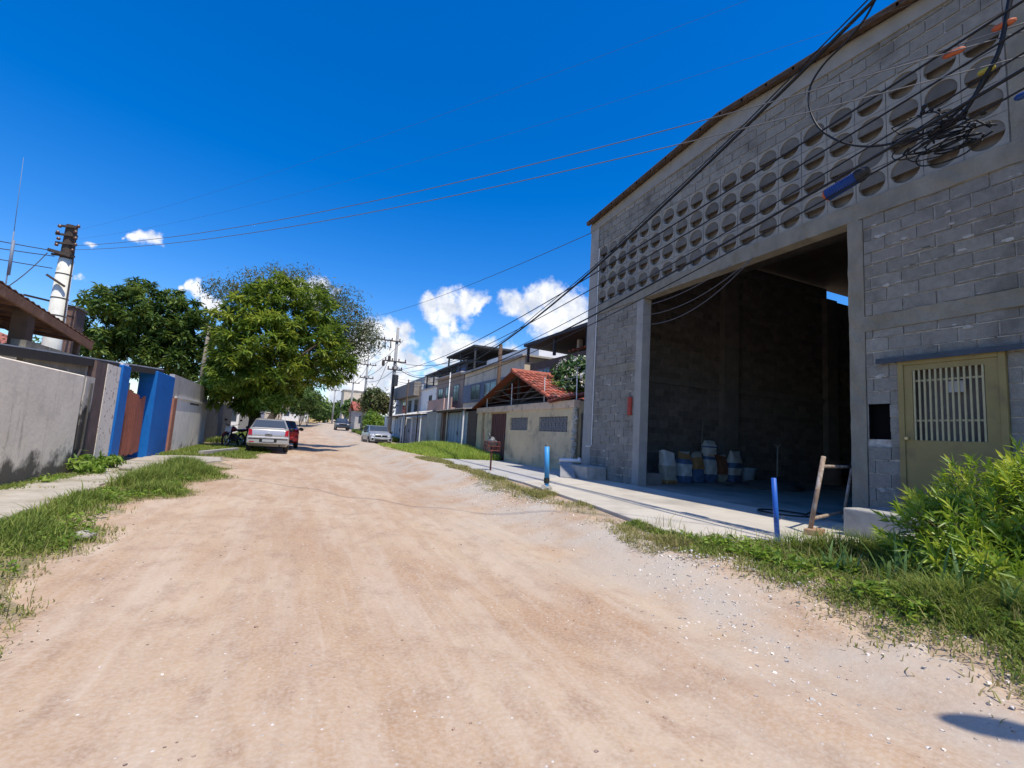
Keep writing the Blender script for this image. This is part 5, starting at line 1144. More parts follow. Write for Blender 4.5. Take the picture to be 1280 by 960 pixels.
# bright shrubs behind the hatchback
def shrub(name, label, blobs, m_, nc, per, sig, L, seed, Wd=.32, cat='shrub', group=None, stems=5, base=None, up=.5):
    c = np.mean([b[0] for b in blobs], 0); c0 = c.copy(); c0[2] = hz(c[0], c[1]) if base is None else base
    t = thing(name, label, cat, tuple(c0), group); b = MB(); rr = random.Random(seed)
    for k in range(stems):
        q = blobs[k % len(blobs)][0]; b.tube([(c0[0]+rr.uniform(-.1, .1), c0[1]+rr.uniform(-.1, .1), c0[2]-.05), tuple((c0+q)/2+np.array([rr.uniform(-.1, .1), 0, 0])), tuple(q)], [.03, .022, .01], 6)
    b.build('stem', M_bark, t, True)
    V, F, tn, cc = crown_leaves(blobs, nc, per, sig, L, Wd, seed, up=up); np_mesh('foliage', V, F, 3, m_, tn, parent=t); return t
shrub('shrub', 'small yellow green bush hanging over the dark wall top', [bl(262, 480, 26.4, 10), bl(270, 490, 26.4, 9)], M_leafD, 50, 18, .13, .26, 6, base=1.9, stems=2)
shrub('shrub', 'rounded green bush beyond the red car on the left', [bl(388, 505, 88, 12, rz=.8), bl(376, 503, 86, 13), bl(396, 511, 92, 7)], M_leafB, 160, 20, .5, .8, 7)
shrub('distant_tree', 'dark leafy tree on the left where the street bends', [bl(378, 492, 80, 13), bl(392, 499, 82, 9), bl(366, 488, 80, 13)], M_leafB, 160, 20, .45, .6, 8, cat='tree')
# right-hand greenery far up the street
shrub('street_tree', 'bushy tree with olive crown left of the grey blue house', [bl(462, 505, 57, 10), bl(474, 502, 57, 11), bl(468, 494, 57, 8), bl(482, 508, 57, 8)], M_leafC, 170, 20, .4, .5, 9, cat='tree')
shrub('shrub', 'lime green shrub at the street edge behind the silver car', [bl(466, 524, 52, 9), bl(472, 530, 52, 9), bl(463, 532, 51, 6)], M_leafD, 110, 18, .25, .4, 10)
M_leafF = leafmat('frangipani_leaves', [(.022, .06, .014), (.05, .11, .025), (.08, .16, .03)], .25)
fb = [(np.array([9.9, 16.2, 4.0]), np.array([.75, .9, .55])), (np.array([10.4, 15.3, 4.1]), np.array([.7, .8, .6])), (np.array([9.7, 15.4, 3.4]), np.array([.7, .8, .5])), (np.array([10.6, 16.4, 4.35]), np.array([.6, .6, .4]))]
fr_ = shrub('frangipani_tree', 'frangipani tree full of white flowers behind the red tile roof', fb, M_leafF, 170, 16, .18, .30, 11, cat='tree', base=.3)
rr = np.random.default_rng(5); fc = []
for k in range(60):
    c, R = fb[k % 4]; d = unit(rr.normal(size=(1, 3)))[0]; d[2] = abs(d[2]); d[0] = -abs(d[0])*.8; fc.append(c+d*R*1.08)
fc = np.repeat(np.array(fc), 14, 0)+rr.normal(size=(60*14, 3))*.055; dd = unit(rr.normal(size=fc.shape)); nn_ = unit(np.cross(dd, rr.normal(size=fc.shape)))
V, F = leaf_quads(fc, dd, nn_, np.full(len(fc), .05), np.full(len(fc), .032)); np_mesh('flowers', V, F, 3, mat('white_petals', (.80, .79, .74), (.74, .72, .62), 9, .6), parent=fr_)
# roof weeds
shrub('weed', 'yellow green weeds sprouting on the red tile roof', [(np.array([9.2, 15.9, 3.45]), np.array([.5, .4, .15])), (np.array([9.9, 15.2, 3.15]), np.array([.4, .3, .12]))], M_leafD, 26, 12, .08, .14, 12, cat='weeds', base=3.1, stems=2)

# ---- grass as bent blades
def grass(name, P, h, w, m_, seed, lean=.45, tone=(.1, .9), parent=None, kind='stuff', label=None, cat='grass'):
    r = np.random.default_rng(seed); n = len(P); a = r.uniform(0, 2*math.pi, n); d = np.stack([np.cos(a), np.sin(a), 0*a], 1); s = np.stack([-np.sin(a), np.cos(a), 0*a], 1)
    hh = (h*r.uniform(.45, 1.25, n))[:, None] if np.isscalar(h) else (np.asarray(h)*r.uniform(.5, 1.25, n))[:, None]
    ln = (np.abs(r.normal(size=n))*lean+.08)[:, None]*hh; ww = (w*r.uniform(.6, 1.4, n))[:, None]
    up = np.array([0, 0, 1.]); b0 = P-s*ww/2; b1 = P+s*ww/2; m0 = P+up*hh*.55+d*ln*.35; tip = P+up*hh*.92+d*ln
    V = np.stack([b0, b1, m0-s*ww*.42, m0+s*ww*.42, tip], 1).reshape(-1, 3); i = np.arange(n)*5
    F = np.concatenate([np.stack([i, i+1, i+3], 1), np.stack([i, i+3, i+2], 1), np.stack([i+2, i+3, i+4], 1)]); tn = np.clip(r.uniform(tone[0], tone[1], n)+.35*(fbm(P[:, 0]*1.3+5, P[:, 1]*1.3)-.47), 0, 1)
    o = np_mesh(name, V, F, 3, m_, np.r_[tn, tn, tn], parent=parent)
    if kind: tag(o, label, cat, None, kind)
    return o
M_grass = leafmat('grass_green', [(.085, .14, .025), (.18, .255, .045), (.34, .37, .10)], .35, .6, .2)
M_grassd = leafmat('grass_dry', [(.16, .20, .05), (.28, .28, .09), (.42, .34, .17)], .3, .7, .15)
M_grassl = leafmat('grass_lime', [(.13, .22, .03), (.24, .36, .05), (.40, .48, .10)], .35, .6, .2)
M_grassb = leafmat('grass_bluegreen', [(.06, .13, .04), (.11, .21, .065), (.19, .30, .10)], .35, .5, .25)
def scatter(n, x0, x1, y0, y1, keep, seed):
    r = np.random.default_rng(seed); x = r.uniform(x0, x1, n); y = r.uniform(y0, y1, n); k = r.random(n) < keep(x, y); x, y = x[k], y[k]; return np.stack([x, y, height(x, y)-.02], 1)
def left_keep(x, y):
    l, _ = road_edges(y); inn = sstep(l+.02-x, -.02, .16)*sstep(x, -2.88, -2.6); pat = sstep(fbm(x*1.1+3, y*.9)+.10*np.sin(y*1.3), .30, .46)
    return inn*(.25+.75*pat)*sstep(15.2-y, -.2, .6)
P = scatter(90000, -3.1, -1.2, 2.5, 15.2, left_keep, 1); l, _ = road_edges(P[:, 1]); dist = l-P[:, 0]
hL = (.04+.15*sstep(dist, .0, .55))*(1+.6*sstep(P[:, 1], 7.5, 10.5))*sstep(fbm(P[:, 0]*1.6+3, P[:, 1]*1.3), .3, .62)
grass('grass', P, hL, .012, M_grass, 1, .6, label='green grass verge along the left road edge')
P = scatter(16000, -4.08, -3.6, 3, 15, lambda x, y: sstep(fbm(x*2, y*1.1+7), .42, .56)*sstep(-x, 3.62, 3.95), 2); grass('grass', P, .075, .012, M_grass, 2, .9, label='weeds and grass at the foot of the left wall')
P = scatter(9000, -3.7, -2.9, 3.2, 16, lambda x, y: sstep(fbm(x*1.7+9, y*1.2), .55, .66)*.6, 12); grass('grass', P, .06, .010, M_grassd, 3, .9, label='sparse tufts on the worn left path')
P = scatter(26000, -4.0, -.9, 18.8, 27, lambda x, y: sstep(fbm(x*.9, y*.6+2), .30, .5)*sstep(-.9-x-.25*np.sin(y), 0, .5), 4); grass('grass', P, .11, .016, M_grass, 4, .6, label='short grass around the silver hatchback')
P = scatter(14000, -4.4, -1.6, 30, 58, lambda x, y: .8*sstep(-x, 1.5, 2.6), 5); grass('grass', P, .28, .035, M_grass, 5, .5, label='verge grass on the left beyond the cars')
# right: strip beside the slab and the corner below the bush
def right_keep(x, y):
    _, R = road_edges(y); slabx = np.interp(y, [2.6, 2.75, 3.1, 3.5, 4.05, 4.6, 6.4, 10, 12], [7.7, 6.3, 5.3, 4.85, 4.35, 4.14, 4.43, 4.84, 4.9])
    return sstep(x-R, -.10, .28)*(x < slabx+.05)*(.12+.88*sstep(fbm(x*1.9+1, y*1.9+4)+.10*sstep(3.6-y, 0, 1)+.1*sstep(x-R, .2, .8), .38, .54))
P = scatter(190000, 3.2, 7.6, .3, 5.2, right_keep, 6); _, R_e = road_edges(P[:, 1]); e = P[:, 0]-R_e
grass('grass', P, (.03+.16*sstep(e, .15, 1.1))*(.45+1.1*sstep(fbm(P[:, 0]*2.1+8, P[:, 1]*2.1), .3, .62)), .010, M_grass, 6, .9, label='lush grass between the road and the warehouse slab')
P = scatter(30000, 3.1, 5.0, .3, 12.5, lambda x, y: right_keep(x+.3, y)*.8, 7); grass('grass', P, .055, .008, M_grassd, 7, .9, label='yellowing grass fringe along the right road edge')
P = scatter(60000, 3.5, 5.0, 4.0, 9.4, lambda x, y: (x < np.interp(y, [4.25, 6.4, 10], [4.08, 4.41, 4.82]))*(x > np.interp(y, [4.25, 6.4, 10], [3.5, 3.85, 4.3]))*sstep(fbm(x*1.6+11, y*1.1)+.12*sstep(6.2-y, 0, 1.2), .40, .52), 8); grass('grass', P, .07, .009, M_grassd, 8, .8, label='patchy dry grass beside the pale slab')
P = scatter(40000, 3.9, 5.1, 10.5, 18.6, lambda x, y: sstep(x, 4.2, 4.6)*(x < np.interp(y, [10, 13.5, 18.2], [4.84, 4.93, 5.08]))*sstep(fbm(x*.8+4, y*.6), .34, .5), 9); grass('grass', P, .10, .014, M_grassd, 9, .7, label='dry grass strip beside the grey pavement')
P = scatter(60000, 4.8, 7.9, 18.4, 33, lambda x, y: sstep(x, 4.9, 5.7)*sstep(fbm(x*.6, y*.4+6), .22, .36), 10); hh = .16+.42*np.exp(-((P[:, 1]-24)/5)**2)*sstep(P[:, 0], 5.2, 6.6)
grass('grass', P, hh, .026, M_grassl, 10, .5, tone=(.5, 1), label='tall bright grass clump before the grey gates')
P = scatter(16000, 6.2, 8, 40, 62, lambda x, y: .9+0*x, 11); grass('grass', P, .4, .05, M_grass, 11, .5, label='grass verge beyond the silver car')
def ground_leaves(label, n, x0, x1, y0, y1, keep, seed, L=.035):
    P = scatter(n, x0, x1, y0, y1, keep, seed); r = np.random.default_rng(seed); k = 7; C = np.repeat(P, k, 0)+r.normal(size=(len(P)*k, 3))*np.array([.035, .035, .0])+np.array([0, 0, 1.])*r.uniform(.02, .10, (len(P)*k, 1))
    D = unit(r.normal(size=C.shape)*np.array([1, 1, .35])); Nn = unit(np.cross(D, unit(r.normal(size=C.shape)*np.array([1, 1, .2])))); Nn[Nn[:, 2] < 0] *= -1; ln = L*r.uniform(.5, 1.2, len(C)); V, F = leaf_quads(C, D, Nn, ln, ln*.45); tn = r.uniform(.1, 1, len(C))
    tag(np_mesh('ground_weeds', V, F, 3, M_leafD, np.r_[tn, tn]), label, 'weeds', None, 'stuff')
ground_leaves('small broad weeds mixed into the left verge', 2600, -2.9, -1.4, 3, 14.5, lambda x, y: left_keep(x, y)*sstep(fbm(x*2.3+5, y*2), .44, .58), 71)
ground_leaves('small broad weeds mixed into the right verge', 4200, 3.6, 6.5, .5, 5, lambda x, y: right_keep(x-.15, y)*sstep(fbm(x*2.3+1, y*2+4), .44, .58), 72)
P = scatter(30000, -3, -1.0, 2.5, 15.2, lambda x, y: left_keep(x-.22, y)*(1-left_keep(x+.25, y))*.8, 73); grass('grass', P, .05, .008, M_grassd, 73, .9, label='dry grass fringe along the left road edge')
P = scatter(9000, 3.6, 6.5, .5, 5, lambda x, y: right_keep(x-.2, y)*.5, 74); grass('grass', P, .20, .006, M_grassd, 74, .5, label='straw coloured stalks standing in the right verge')
P = scatter(2200, -2.9, -1.4, 3, 15, lambda x, y: left_keep(x-.1, y)*.5, 75); grass('grass', P, .18, .006, M_grassd, 75, .5, label='straw coloured stalks standing in the left verge')
def weed(label, px, py, X, r, seed, n=26, L=.16):
    c = gx(px, py, X); return shrub('weed', label, [(c, np.array([r, r*1.5, r*.9])), (c+np.array([.05, r, -.05]), np.array([r*.8, r, r*.7]))], M_leafD, n, 16, .07, L, seed, cat='weeds', stems=4)
weed('leafy green weeds against the stained wall foot', 106, 585, -3.85, .28, 21); weed('leafy weeds at the foot of the first blue pillar', 133, 580, -3.85, .2, 22, 18); weed('low weeds near the dirty lower corner of the left wall', 55, 608, -3.9, .22, 23, 16, .12)
weed('weed tuft beside the broad blue pillar', 200, 572, -3.9, .16, 24, 12, .12)

# ---- the big shrub by the gate: whorls of narrow leaves on stems
def whorl_bush(name, label, blobs, n, seed, m_, L=.17, Wd=.020, per=15, base=.15, cat='bush'):
    r = np.random.default_rng(seed); c0 = np.mean([b[0] for b in blobs], 0); c0[2] = base; t = thing(name, label, cat, tuple(c0))
    B = np.array([b[0] for b in blobs]); Rr = np.array([b[1] for b in blobs]); w = Rr.prod(1)**(2/3); k = r.choice(len(B), n, p=w/w.sum()); d = unit(r.normal(size=(n, 3))+np.array([0, 0, .35])); q = r.uniform(.35, 1.0, (n, 1))**.6
    C = B[k]+d*Rr[k]*q; C = C[C[:, 2] > base+.05]; n = len(C)
    axis = unit((C-c0)*np.array([1, 1, .8])+np.array([0, 0, .8])+r.normal(size=(n, 3))*.35)
    Vs = []; Fs = []; T = []; tone_c = r.uniform(.2, .9, n)
    idx = np.repeat(np.arange(n), per); N_ = len(idx); j = np.tile(np.arange(per), n); A = axis[idx]
    u_ = unit(np.cross(A, np.array([.3, .5, .8]))); v_ = np.cross(A, u_); th = j*2.4+r.uniform(0, 6, n)[idx]; el = np.radians(np.interp(j, [0, per-1], [5, 72])+r.normal(size=N_)*8)
    D = (u_*np.cos(th)[:, None]+v_*np.sin(th)[:, None])*np.cos(el)[:, None]+A*np.sin(el)[:, None]
    st = C[idx]+A*((j/per-.6)*.16)[:, None]; ln = L*r.uniform(.7, 1.25, N_)[:, None]; S = unit(np.cross(D, A)); Up = np.cross(S, D); ww = Wd*r.uniform(.7, 1.2, N_)[:, None]
    dr = np.array([0, 0, -1.])*ln*r.uniform(.02, .25, N_)[:, None]
    a = st; m1 = st+D*ln*.4+Up*.004; b_ = m1+S*ww/2; c_ = m1-S*ww/2; tip = st+D*ln+dr
    V = np.stack([a, b_, tip, c_, m1-Up*ww*.25], 1).reshape(-1, 3); i = np.arange(N_)*5
    F = np.concatenate([np.stack([i, i+1, i+4], 1), np.stack([i+1, i+2, i+4], 1), np.stack([i+4, i+2, i+3], 1), np.stack([i, i+4, i+3], 1)]); tn = np.clip(tone_c[idx]+r.normal(size=N_)*.12+.12*(j/per-.5), 0, 1)
    np_mesh('foliage', V, F, 3, m_, np.r_[tn, tn, tn, tn], parent=t)
    b = MB(); rr = random.Random(seed)
    for i_ in range(0, n, 3):
        p = C[i_]; s0 = Vector((c0[0]+(p[0]-c0[0])*.35+rr.uniform(-.15, .15), c0[1]+(p[1]-c0[1])*.35+rr.uniform(-.15, .15), base)); b.tube([s0, s0.lerp(Vector(p), .5)+Vector((0, 0, .06)), Vector(p)], [.013, .010, .006], 5, cap=False)
    b.build('stem', mat('green_stem', (.16, .15, .07), (.11, .09, .05), 9, .8), t, True); return t
M_leafS = leafmat('gold_green_leaves', [(.075, .155, .018), (.23, .36, .03), (.50, .56, .07)], .38, .38, .5)
BB = [(np.array([6.05, 2.15, .75]), np.array([.85, .62, .62])), (np.array([6.7, 1.9, .95]), np.array([.9, .6, .65])), (np.array([5.6, 2.1, .52]), np.array([.72, .5, .5])), (np.array([6.2, 1.75, .55]), np.array([.9, .45, .5])), (np.array([5.2, 2.35, .66]), np.array([.42, .4, .36])), (np.array([7.2, 1.7, .8]), np.array([.7, .6, .7])), (np.array([6.1, 1.5, .48]), np.array([.75, .35, .4])), (np.array([5.5, 1.72, .40]), np.array([.55, .38, .32])), (np.array([6.8, 1.35, .6]), np.array([.8, .35, .5])), (np.array([5.0, 1.95, .38]), np.array([.4, .4, .32])), (np.array([5.7, 1.35, .36]), np.array([.6, .32, .34])), (np.array([6.4, 1.1, .45]), np.array([.7, .3, .4]))]
whorl_bush('bush', 'large bright yellow green bush with narrow leaves before the olive gate', BB, 2150, 31, M_leafS, L=.125, Wd=.027, per=13, base=.18)
# arching broad-bladed grass clumps in front of the bush
def blade_clump(label, x, y, n, L, seed, w=.022):
    r = np.random.default_rng(seed); b = MB(); z = hz(x, y)-.02; a_ = []
    for k in range(n):
        a = r.uniform(0, 2*math.pi); l = L*r.uniform(.5, 1.15); sp = r.uniform(.15, .7); bx, by = x+r.normal()*.07, y+r.normal()*.07; pts = []; 
        for q in (0, .3, .6, .85, 1): pts.append(Vector((bx+math.cos(a)*l*sp*q**1.5, by+math.sin(a)*l*sp*q**1.5, z+l*(q-.42*sp*q*q*q))))
        s = Vector((-math.sin(a), math.cos(a), 0)); ws = [.5, 1, .9, .5, .04]; vs = []
        for p_, q in zip(pts, ws): vs += [p_-s*w*q/2, p_+s*w*q/2]
        b.tone = r.uniform(.2, .9); b._add(vs, [(2*i, 2*i+1, 2*i+3, 2*i+2) for i in range(4)])
    o = b.build('grass_clump', M_grassb, None, origin=(x, y, z), tone=True); tag(o, label, 'grass clump', 'broad-bladed grass clumps under the bush'); return o
for k, (x, y, n, L, lab) in enumerate([(4.62, 2.35, 20, .46, 'blue green arching grass clump at the left tip of the big bush'), (4.62, 1.95, 22, .46, 'broad bladed grass clump second from the bush tip'), (4.5, 1.6, 16, .34, 'lower arching grass clump on the road side of the bush'), (4.85, 1.45, 22, .42, 'drooping grass clump under the middle of the bush'), (4.6, 1.15, 16, .3, 'short arching grass clump nearest the camera'), (5.2, 1.1, 22, .38, 'dense blue green grass clump near the picture edge'), (4.55, 2.75, 14, .34, 'upright grass clump beside the concrete steps')]):
    blade_clump(lab, x, y, n, L, 40+k)
# ---- loose stones
def stones(name, label, n, x0, x1, y0, y1, keep, s0, s1, m_, seed):
    r = np.random.default_rng(seed); x = r.uniform(x0, x1, n); y = r.uniform(y0, y1, n); k = r.random(n) < keep(x, y); x, y = x[k], y[k]; n = len(x); s = s0*np.exp(r.random(n)**2.2*math.log(s1/s0))
    l, R = road_edges(y); z = np.where((x > l) & (x < R), road_z(x, y), height(x, y)-.02)
    base = unit(np.array([(a, b, c) for a in (-1, 1) for b in (-1, 1) for c in (-1, 1)]+[(1.3, 0, 0), (-1.3, 0, 0), (0, 1.3, 0), (0, -1.3, 0), (0, 0, 1.3), (0, 0, -1.3)], float))
    hull = [(0,2,9),(0,9,1)]  # replaced below
    fl = []
    idx = {tuple(np.sign(v).astype(int)): i for i, v in enumerate(base[:8])}
    for ax in range(3):
        for sg in (-1, 1):
            cen = 8+ax*2+(0 if sg > 0 else 1); o = [q for q in range(3) if q != ax]; cyc = [(-1, -1), (1, -1), (1, 1), (-1, 1)]
            for i in range(4):
                def key(c): k_ = [0, 0, 0]; k_[ax] = sg; k_[o[0]] = c[0]; k_[o[1]] = c[1]; return idx[tuple(k_)]
                fl.append((cen, key(cyc[i]), key(cyc[(i+1) % 4])))
    fl = np.array(fl); P = base[None]*(1+r.normal(size=(n, 14, 1))*.20)*np.stack([np.ones(n), r.uniform(.6, 1, n), r.uniform(.35, .7, n)], 1)[:, None]
    a = r.uniform(0, 6.28, n); ca, sa = np.cos(a)[:, None], np.sin(a)[:, None]; P = np.stack([P[..., 0]*ca-P[..., 1]*sa, P[..., 0]*sa+P[..., 1]*ca, P[..., 2]], -1)*s[:, None, None]+np.stack([x, y, z+s*.15], 1)[:, None]
    F = (fl[None]+(np.arange(n)*14)[:, None, None]).reshape(-1, 3); tn = np.repeat(np.clip(r.normal(1.0, .18, n), .65, 1.4), 24)
    o = np_mesh(name, P.reshape(-1, 3), F, 3, m_, tn); return tag(o, label, 'gravel', None, 'stuff')
M_peb = mat('pale_gravel', (.70, .65, .59), (.54, .49, .43), 3, .9, tone=True); M_peb2 = mat('brown_gravel', (.42, .30, .22), (.34, .24, .18), 3, .9, tone=True)
def gk(x, y):
    _, R = road_edges(y); return sstep(x-R, -1.5, -.15)*sstep(R+.35-x, -.1, .3)*(.12+.88*sstep(fbm(x*1.1+2, y*.8+5), .46, .6))
stones('gravel', 'pale broken gravel along the right road edge', 42000, 2.2, 5.2, .5, 12, gk, .004, .017, M_peb, 1)
stones('gravel', 'scattered pebbles over the dirt road', 17000, -1.8, 4.6, .7, 16, lambda x, y: .10+.6*sstep(x, 0, 3.4)*sstep(fbm(x*.8, y*.8), .4, .6), .003, .010, M_peb, 2)
stones('gravel', 'reddish crumbs of earth on the dirt road', 6000, -1.8, 4.4, .7, 12, lambda x, y: .25+.5*sstep(fbm(x*.9+7, y*.7), .42, .58), .004, .014, M_peb2, 3)
# ================================================================== POLES, CABLES, FAR THINGS
M_cable = mat('black_cable', (.012, .012, .013), rough=.5); M_wire = mat('grey_wire', (.13, .13, .14), rough=.5); M_bwire = mat('dull_wire', (.06, .06, .065), rough=.6)
def span(P0, P1, sag, n=28):
    P0, P1 = Vector(P0), Vector(P1); return [P0.lerp(P1, i/n)-Vector((0, 0, 4*sag*(i/n)*(1-i/n))) for i in range(n+1)]
def cable(label, pts, r, m_=M_cable, group='overhead cables', n=6):
    b = MB(); b.tube(pts, r, n); o = b.build('cable', m_, None, True, origin=tuple(pts[0])); return tag(o, label, 'cable', group)
def concrete_pole(label, x, y, ztop, r=.14, arms=(), z0=None, extra=None, lamp=None):
    z0 = hz(x, y)-.1 if z0 is None else z0
    t = thing('utility_pole', label, 'utility pole', (x, y, z0), 'concrete poles along the street')
    b = MB(); b.tube([(x, y, z0), (x, y, ztop)], r*1.25, 10, r1=r*.75); b.build('shaft', mat('pole_concrete', (.36, .355, .34), (.28, .275, .26), 3, .9), t, True)
    for (z, x0, x1) in arms:
        b = MB(); b.beam((x+x0, y-r, z), (x+x1, y-r, z), .09, .10); a = b.build('cross_arm', M_fit, t)
        for k in range(4):
            b = MB(); xx = x+x0+(x1-x0)*(k+.15)/3.3; b.lathe((xx, y-r, z+.05), [(.03, 0), (.06, .05), (.045, .12), (.06, .16), (.02, .22)], 8); b.build('insulator', _mats['brown_porcelain'], a)
    if extra: extra(t, x, y)
    return t
def trafo(t, x, y):
    b = MB(); b.lathe((x+.05, y-.4, 5.0), [(.1, -.1), (.25, -.05), (.27, .8), (.2, .86)], 14); b.build('transformer', mat('trafo_grey', (.05, .055, .06), rough=.6), t)
    b = MB(); b.tube([(x, y-.16, 4.9), (x, y-.17, 2.4)], .10, 8); b.build('cable_riser', M_cable, t)
    for (dx, dz) in ((-1.5, 8.6), (-1.0, 8.7), (-.55, 8.8)):
        b = MB(); b.tube([(x+dx, y-.2, dz), (x+dx+.05, y-.2, dz-.75)], .04, 6, r1=.06); b.build('cutout_fuse', M_fit, t)
    b = MB(); b.lathe((x-.55, y-.3, 6.9), [(.09, 0), (.12, .05), (.12, .45), (.08, .5)], 10); b.build('surge_arrester', M_fit, t); b = MB(); b.lathe((x-1.0, y-.3, 6.5), [(.09, 0), (.12, .05), (.12, .4), (.08, .5)], 10); b.build('surge_arrester', M_fit, t)
concrete_pole('tall concrete pole with fuse arms and transformer behind the silver car', 6.95, 40, 9.9, .15, [(8.7, -1.8, .3), (7.0, -.9, .9), (6.3, -.6, .6)], extra=trafo)
concrete_pole('second concrete pole further up the right side', 6.9, 58, 9.55, .15, [(8.8, -1.0, 1.0), (7.2, -.8, .8)])
concrete_pole('third slender pole up the right side before the red roof', 7.1, 75, 8.6, .13, [(8.0, -.9, .9)])
concrete_pole('far thin pole where the street ends', 6.2, 100, 9.0, .14, [(8.4, -.8, .8)])
def lamp(t, x, y):
    b = MB(); b.tube([(x, y, 3.9), (4.6, -1.25, 4.38), (3.80, -1.05, 4.4)], .024, 8); b.tube([(3.80, -1.05, 4.4), (3.73, -.86, 4.4)], .016, 6); b.tube([(3.80, -1.05, 4.4), (3.65, -.92, 4.4)], .016, 6); b.build('lamp_arm', M_steel, t)
    b = MB(); vs = []; cx, cy, cz = 3.60, -.74, 4.4
    pts = [(cx+.185*math.cos(a)*.55+.075*math.sin(a)*.84, cy-.185*math.cos(a)*.84+.075*math.sin(a)*.55, cz) for a in [2*math.pi*k/20 for k in range(20)]]; b.slab(pts, .06); b.build('lamp_head', mat('lamp_grey', (.2, .2, .21), rough=.5), t)
concrete_pole('street lamp pole standing just outside the picture at right', 5.85, -.85, 9.0, .15, [(8.2, -.6, .6)], extra=lamp)
NP = Vector((5.8, -1.2, 0))
cable('thickest black cable sagging across the round-holed screen to the far pole', span((5.8, -1, 8.2), (6.9, 40, 6.8), 3.25, 40), .024, M_cable, None)
cable('thin black cable twisted along the thickest cable', [p+Vector((.03*math.sin(i*1.3), 0, .04+.03*math.cos(i*1.1))) for i, p in enumerate(span((5.8, -1, 8.22), (6.9, 40, 6.9), 3.25, 40))], .010, M_cable, None)
for k, (z0, z1, sg, r, lab) in enumerate([(5.95, 6.3, 1.0, .013, 'middle cable of the screen-crossing set, upper one'), (5.75, 6.1, 1.15, .011, 'middle cable of the screen-crossing set, lower one'), (5.4, 5.5, 1.6, .017, 'low thick cable just under the round-holed screen'), (5.25, 5.35, 1.62, .010, 'low thin cable running close beneath the low thick one'), (5.62, 5.7, 1.55, .009, 'slack thin cable just above the low thick one')]):
    cable(lab, [p+Vector((.06*math.sin(k*2.1), 0, 0)) for p in span((5.8, -1, z0), (6.9, 40, z1), sg, 36)], r, M_cable, None)
# cables crossing the street to the thick white pole
for k, (a, c, sg, r, lab) in enumerate([((-6.3, 17.0, 5.80), (6.7, 1.1, 5.35), .50, .006, 'lowest grey wire crossing the street from the white pole'), ((-6.3, 17.0, 5.92), (6.7, 1.1, 5.62), .50, .006, 'second grey wire crossing the street from the white pole'), ((-6.4, 17.0, 6.30), (6.7, .6, 6.9), .35, .0014, 'faint upper wire crossing the sky from the white pole'), ((-6.3, 17.0, 6.10), (6.7, .8, 6.2), .45, .0014, 'thin wire between the upper and the lower street crossing wires')]):
    cable(lab, span(a, c, sg, 30), r, M_wire if k < 2 else M_bwire, None)
cable('thin wire from the warehouse corner over the trees', span((7.7, 12.0, 7.75), tuple(gy(455, 398, 45)), .4, 24), .010, M_bwire, None)
for k, (z, zz, lab) in enumerate([(5.7, 4.6, 'upper wire leaving the white pole to the left'), (5.55, 4.1, 'middle wire leaving the white pole to the left'), (5.2, 4.0, 'lowest wire leaving the white pole to the left')]):
    cable(lab, span((-6.66, 17.05, z), (-10.5, 12.5-k*.6, zz+.4), .12, 10), .012, M_bwire, None)
cable('slack service wire dropping from the white pole towards the canopy', span((-6.8, 17, 5.6), (-6.6, 13.0, 3.1), .35, 12), .012, M_bwire, None)
# far spans between the street poles
for k, (z0, z1, dx) in enumerate([(8.9, 9.0, -.6), (8.9, 9.0, .5), (7.1, 7.3, -.5), (6.3, 6.8, 0)]):
    cable('wire between the transformer pole and the second pole', span((6.95+dx, 40, z0), (6.9+dx, 58, z1), .4, 10), .02, M_bwire, 'wires between the far poles')
for k, dx in enumerate((-.7, .1, .7)):
    cable('wire between the second and the third far pole', span((6.9+dx, 58, 8.9), (7.1+dx, 75, 8.1), .4, 8), .025, M_bwire, 'wires beyond the second pole')
cable('wire from the transformer pole swinging down to the rooftop terraces', span((7.0, 40, 7.0), (11.4, 34, 7.2), .5, 10), .022, M_bwire, None)
cable('looped wire between the first two far poles', span((6.5, 40, 7.6), (6.9, 58, 6.9), 1.8, 12), .02, M_bwire, None)
# drop wires under the beam of the doorway
for k, (p, q, sg, lab) in enumerate([((804, 394), (942, 321), .25, 'thin pale drop wire sagging under the doorway beam'), ((806, 382), (915, 330), .12, 'short drop wire higher under the doorway beam'), ((800, 405), (940, 323), .38, 'lowest drop wire hanging across the doorway corner')]):
    cable(lab, span(gx(p[0], p[1], 7.6), gx(q[0], q[1], 7.62), sg, 14), .007, M_wire, None)
cable('thin pale wire slanting over the block wall near the roof', span(gx(1000, 118, 6.05), gx(1300, 22, 6.05), .02, 8), .006, M_wire, None)
# clutter in front of the screen: loop, splice closures, tangle
def G(*pp, X=6.0): return [gx(px, py, X) for px, py in pp]
def smooth(pts, n=6):
    pts = [Vector(p) for p in pts]; out = []
    for i in range(len(pts)-1):
        p0, p1, p2, p3 = pts[max(i-1, 0)], pts[i], pts[i+1], pts[min(i+2, len(pts)-1)]
        for k in range(n):
            t_ = k/n; out.append(.5*((2*p1)+(p2-p0)*t_+(2*p0-5*p1+4*p2-p3)*t_*t_+(3*p1-p0-3*p2+p3)*t_**3))
    return out+[pts[-1]]
cable('black cable hanging in a big loop before the screen', smooth(G((1096, -4), (1080, 25), (1058, 52), (1030, 80), (1013, 108), (1012, 135), (1024, 160), (1050, 177), (1085, 183), (1130, 176), (1170, 160), (1205, 132), (1230, 105), (1245, 75), (1256, 30), (1268, -12))), .014, M_cable, None)
cable('black cable branching upward from the tangle', smooth(G((1175, 160), (1205, 140), (1232, 95), (1250, 60), (1262, 0), (1266, -20), X=5.95)), .020, M_cable, None)
rr = random.Random(12); b = MB()
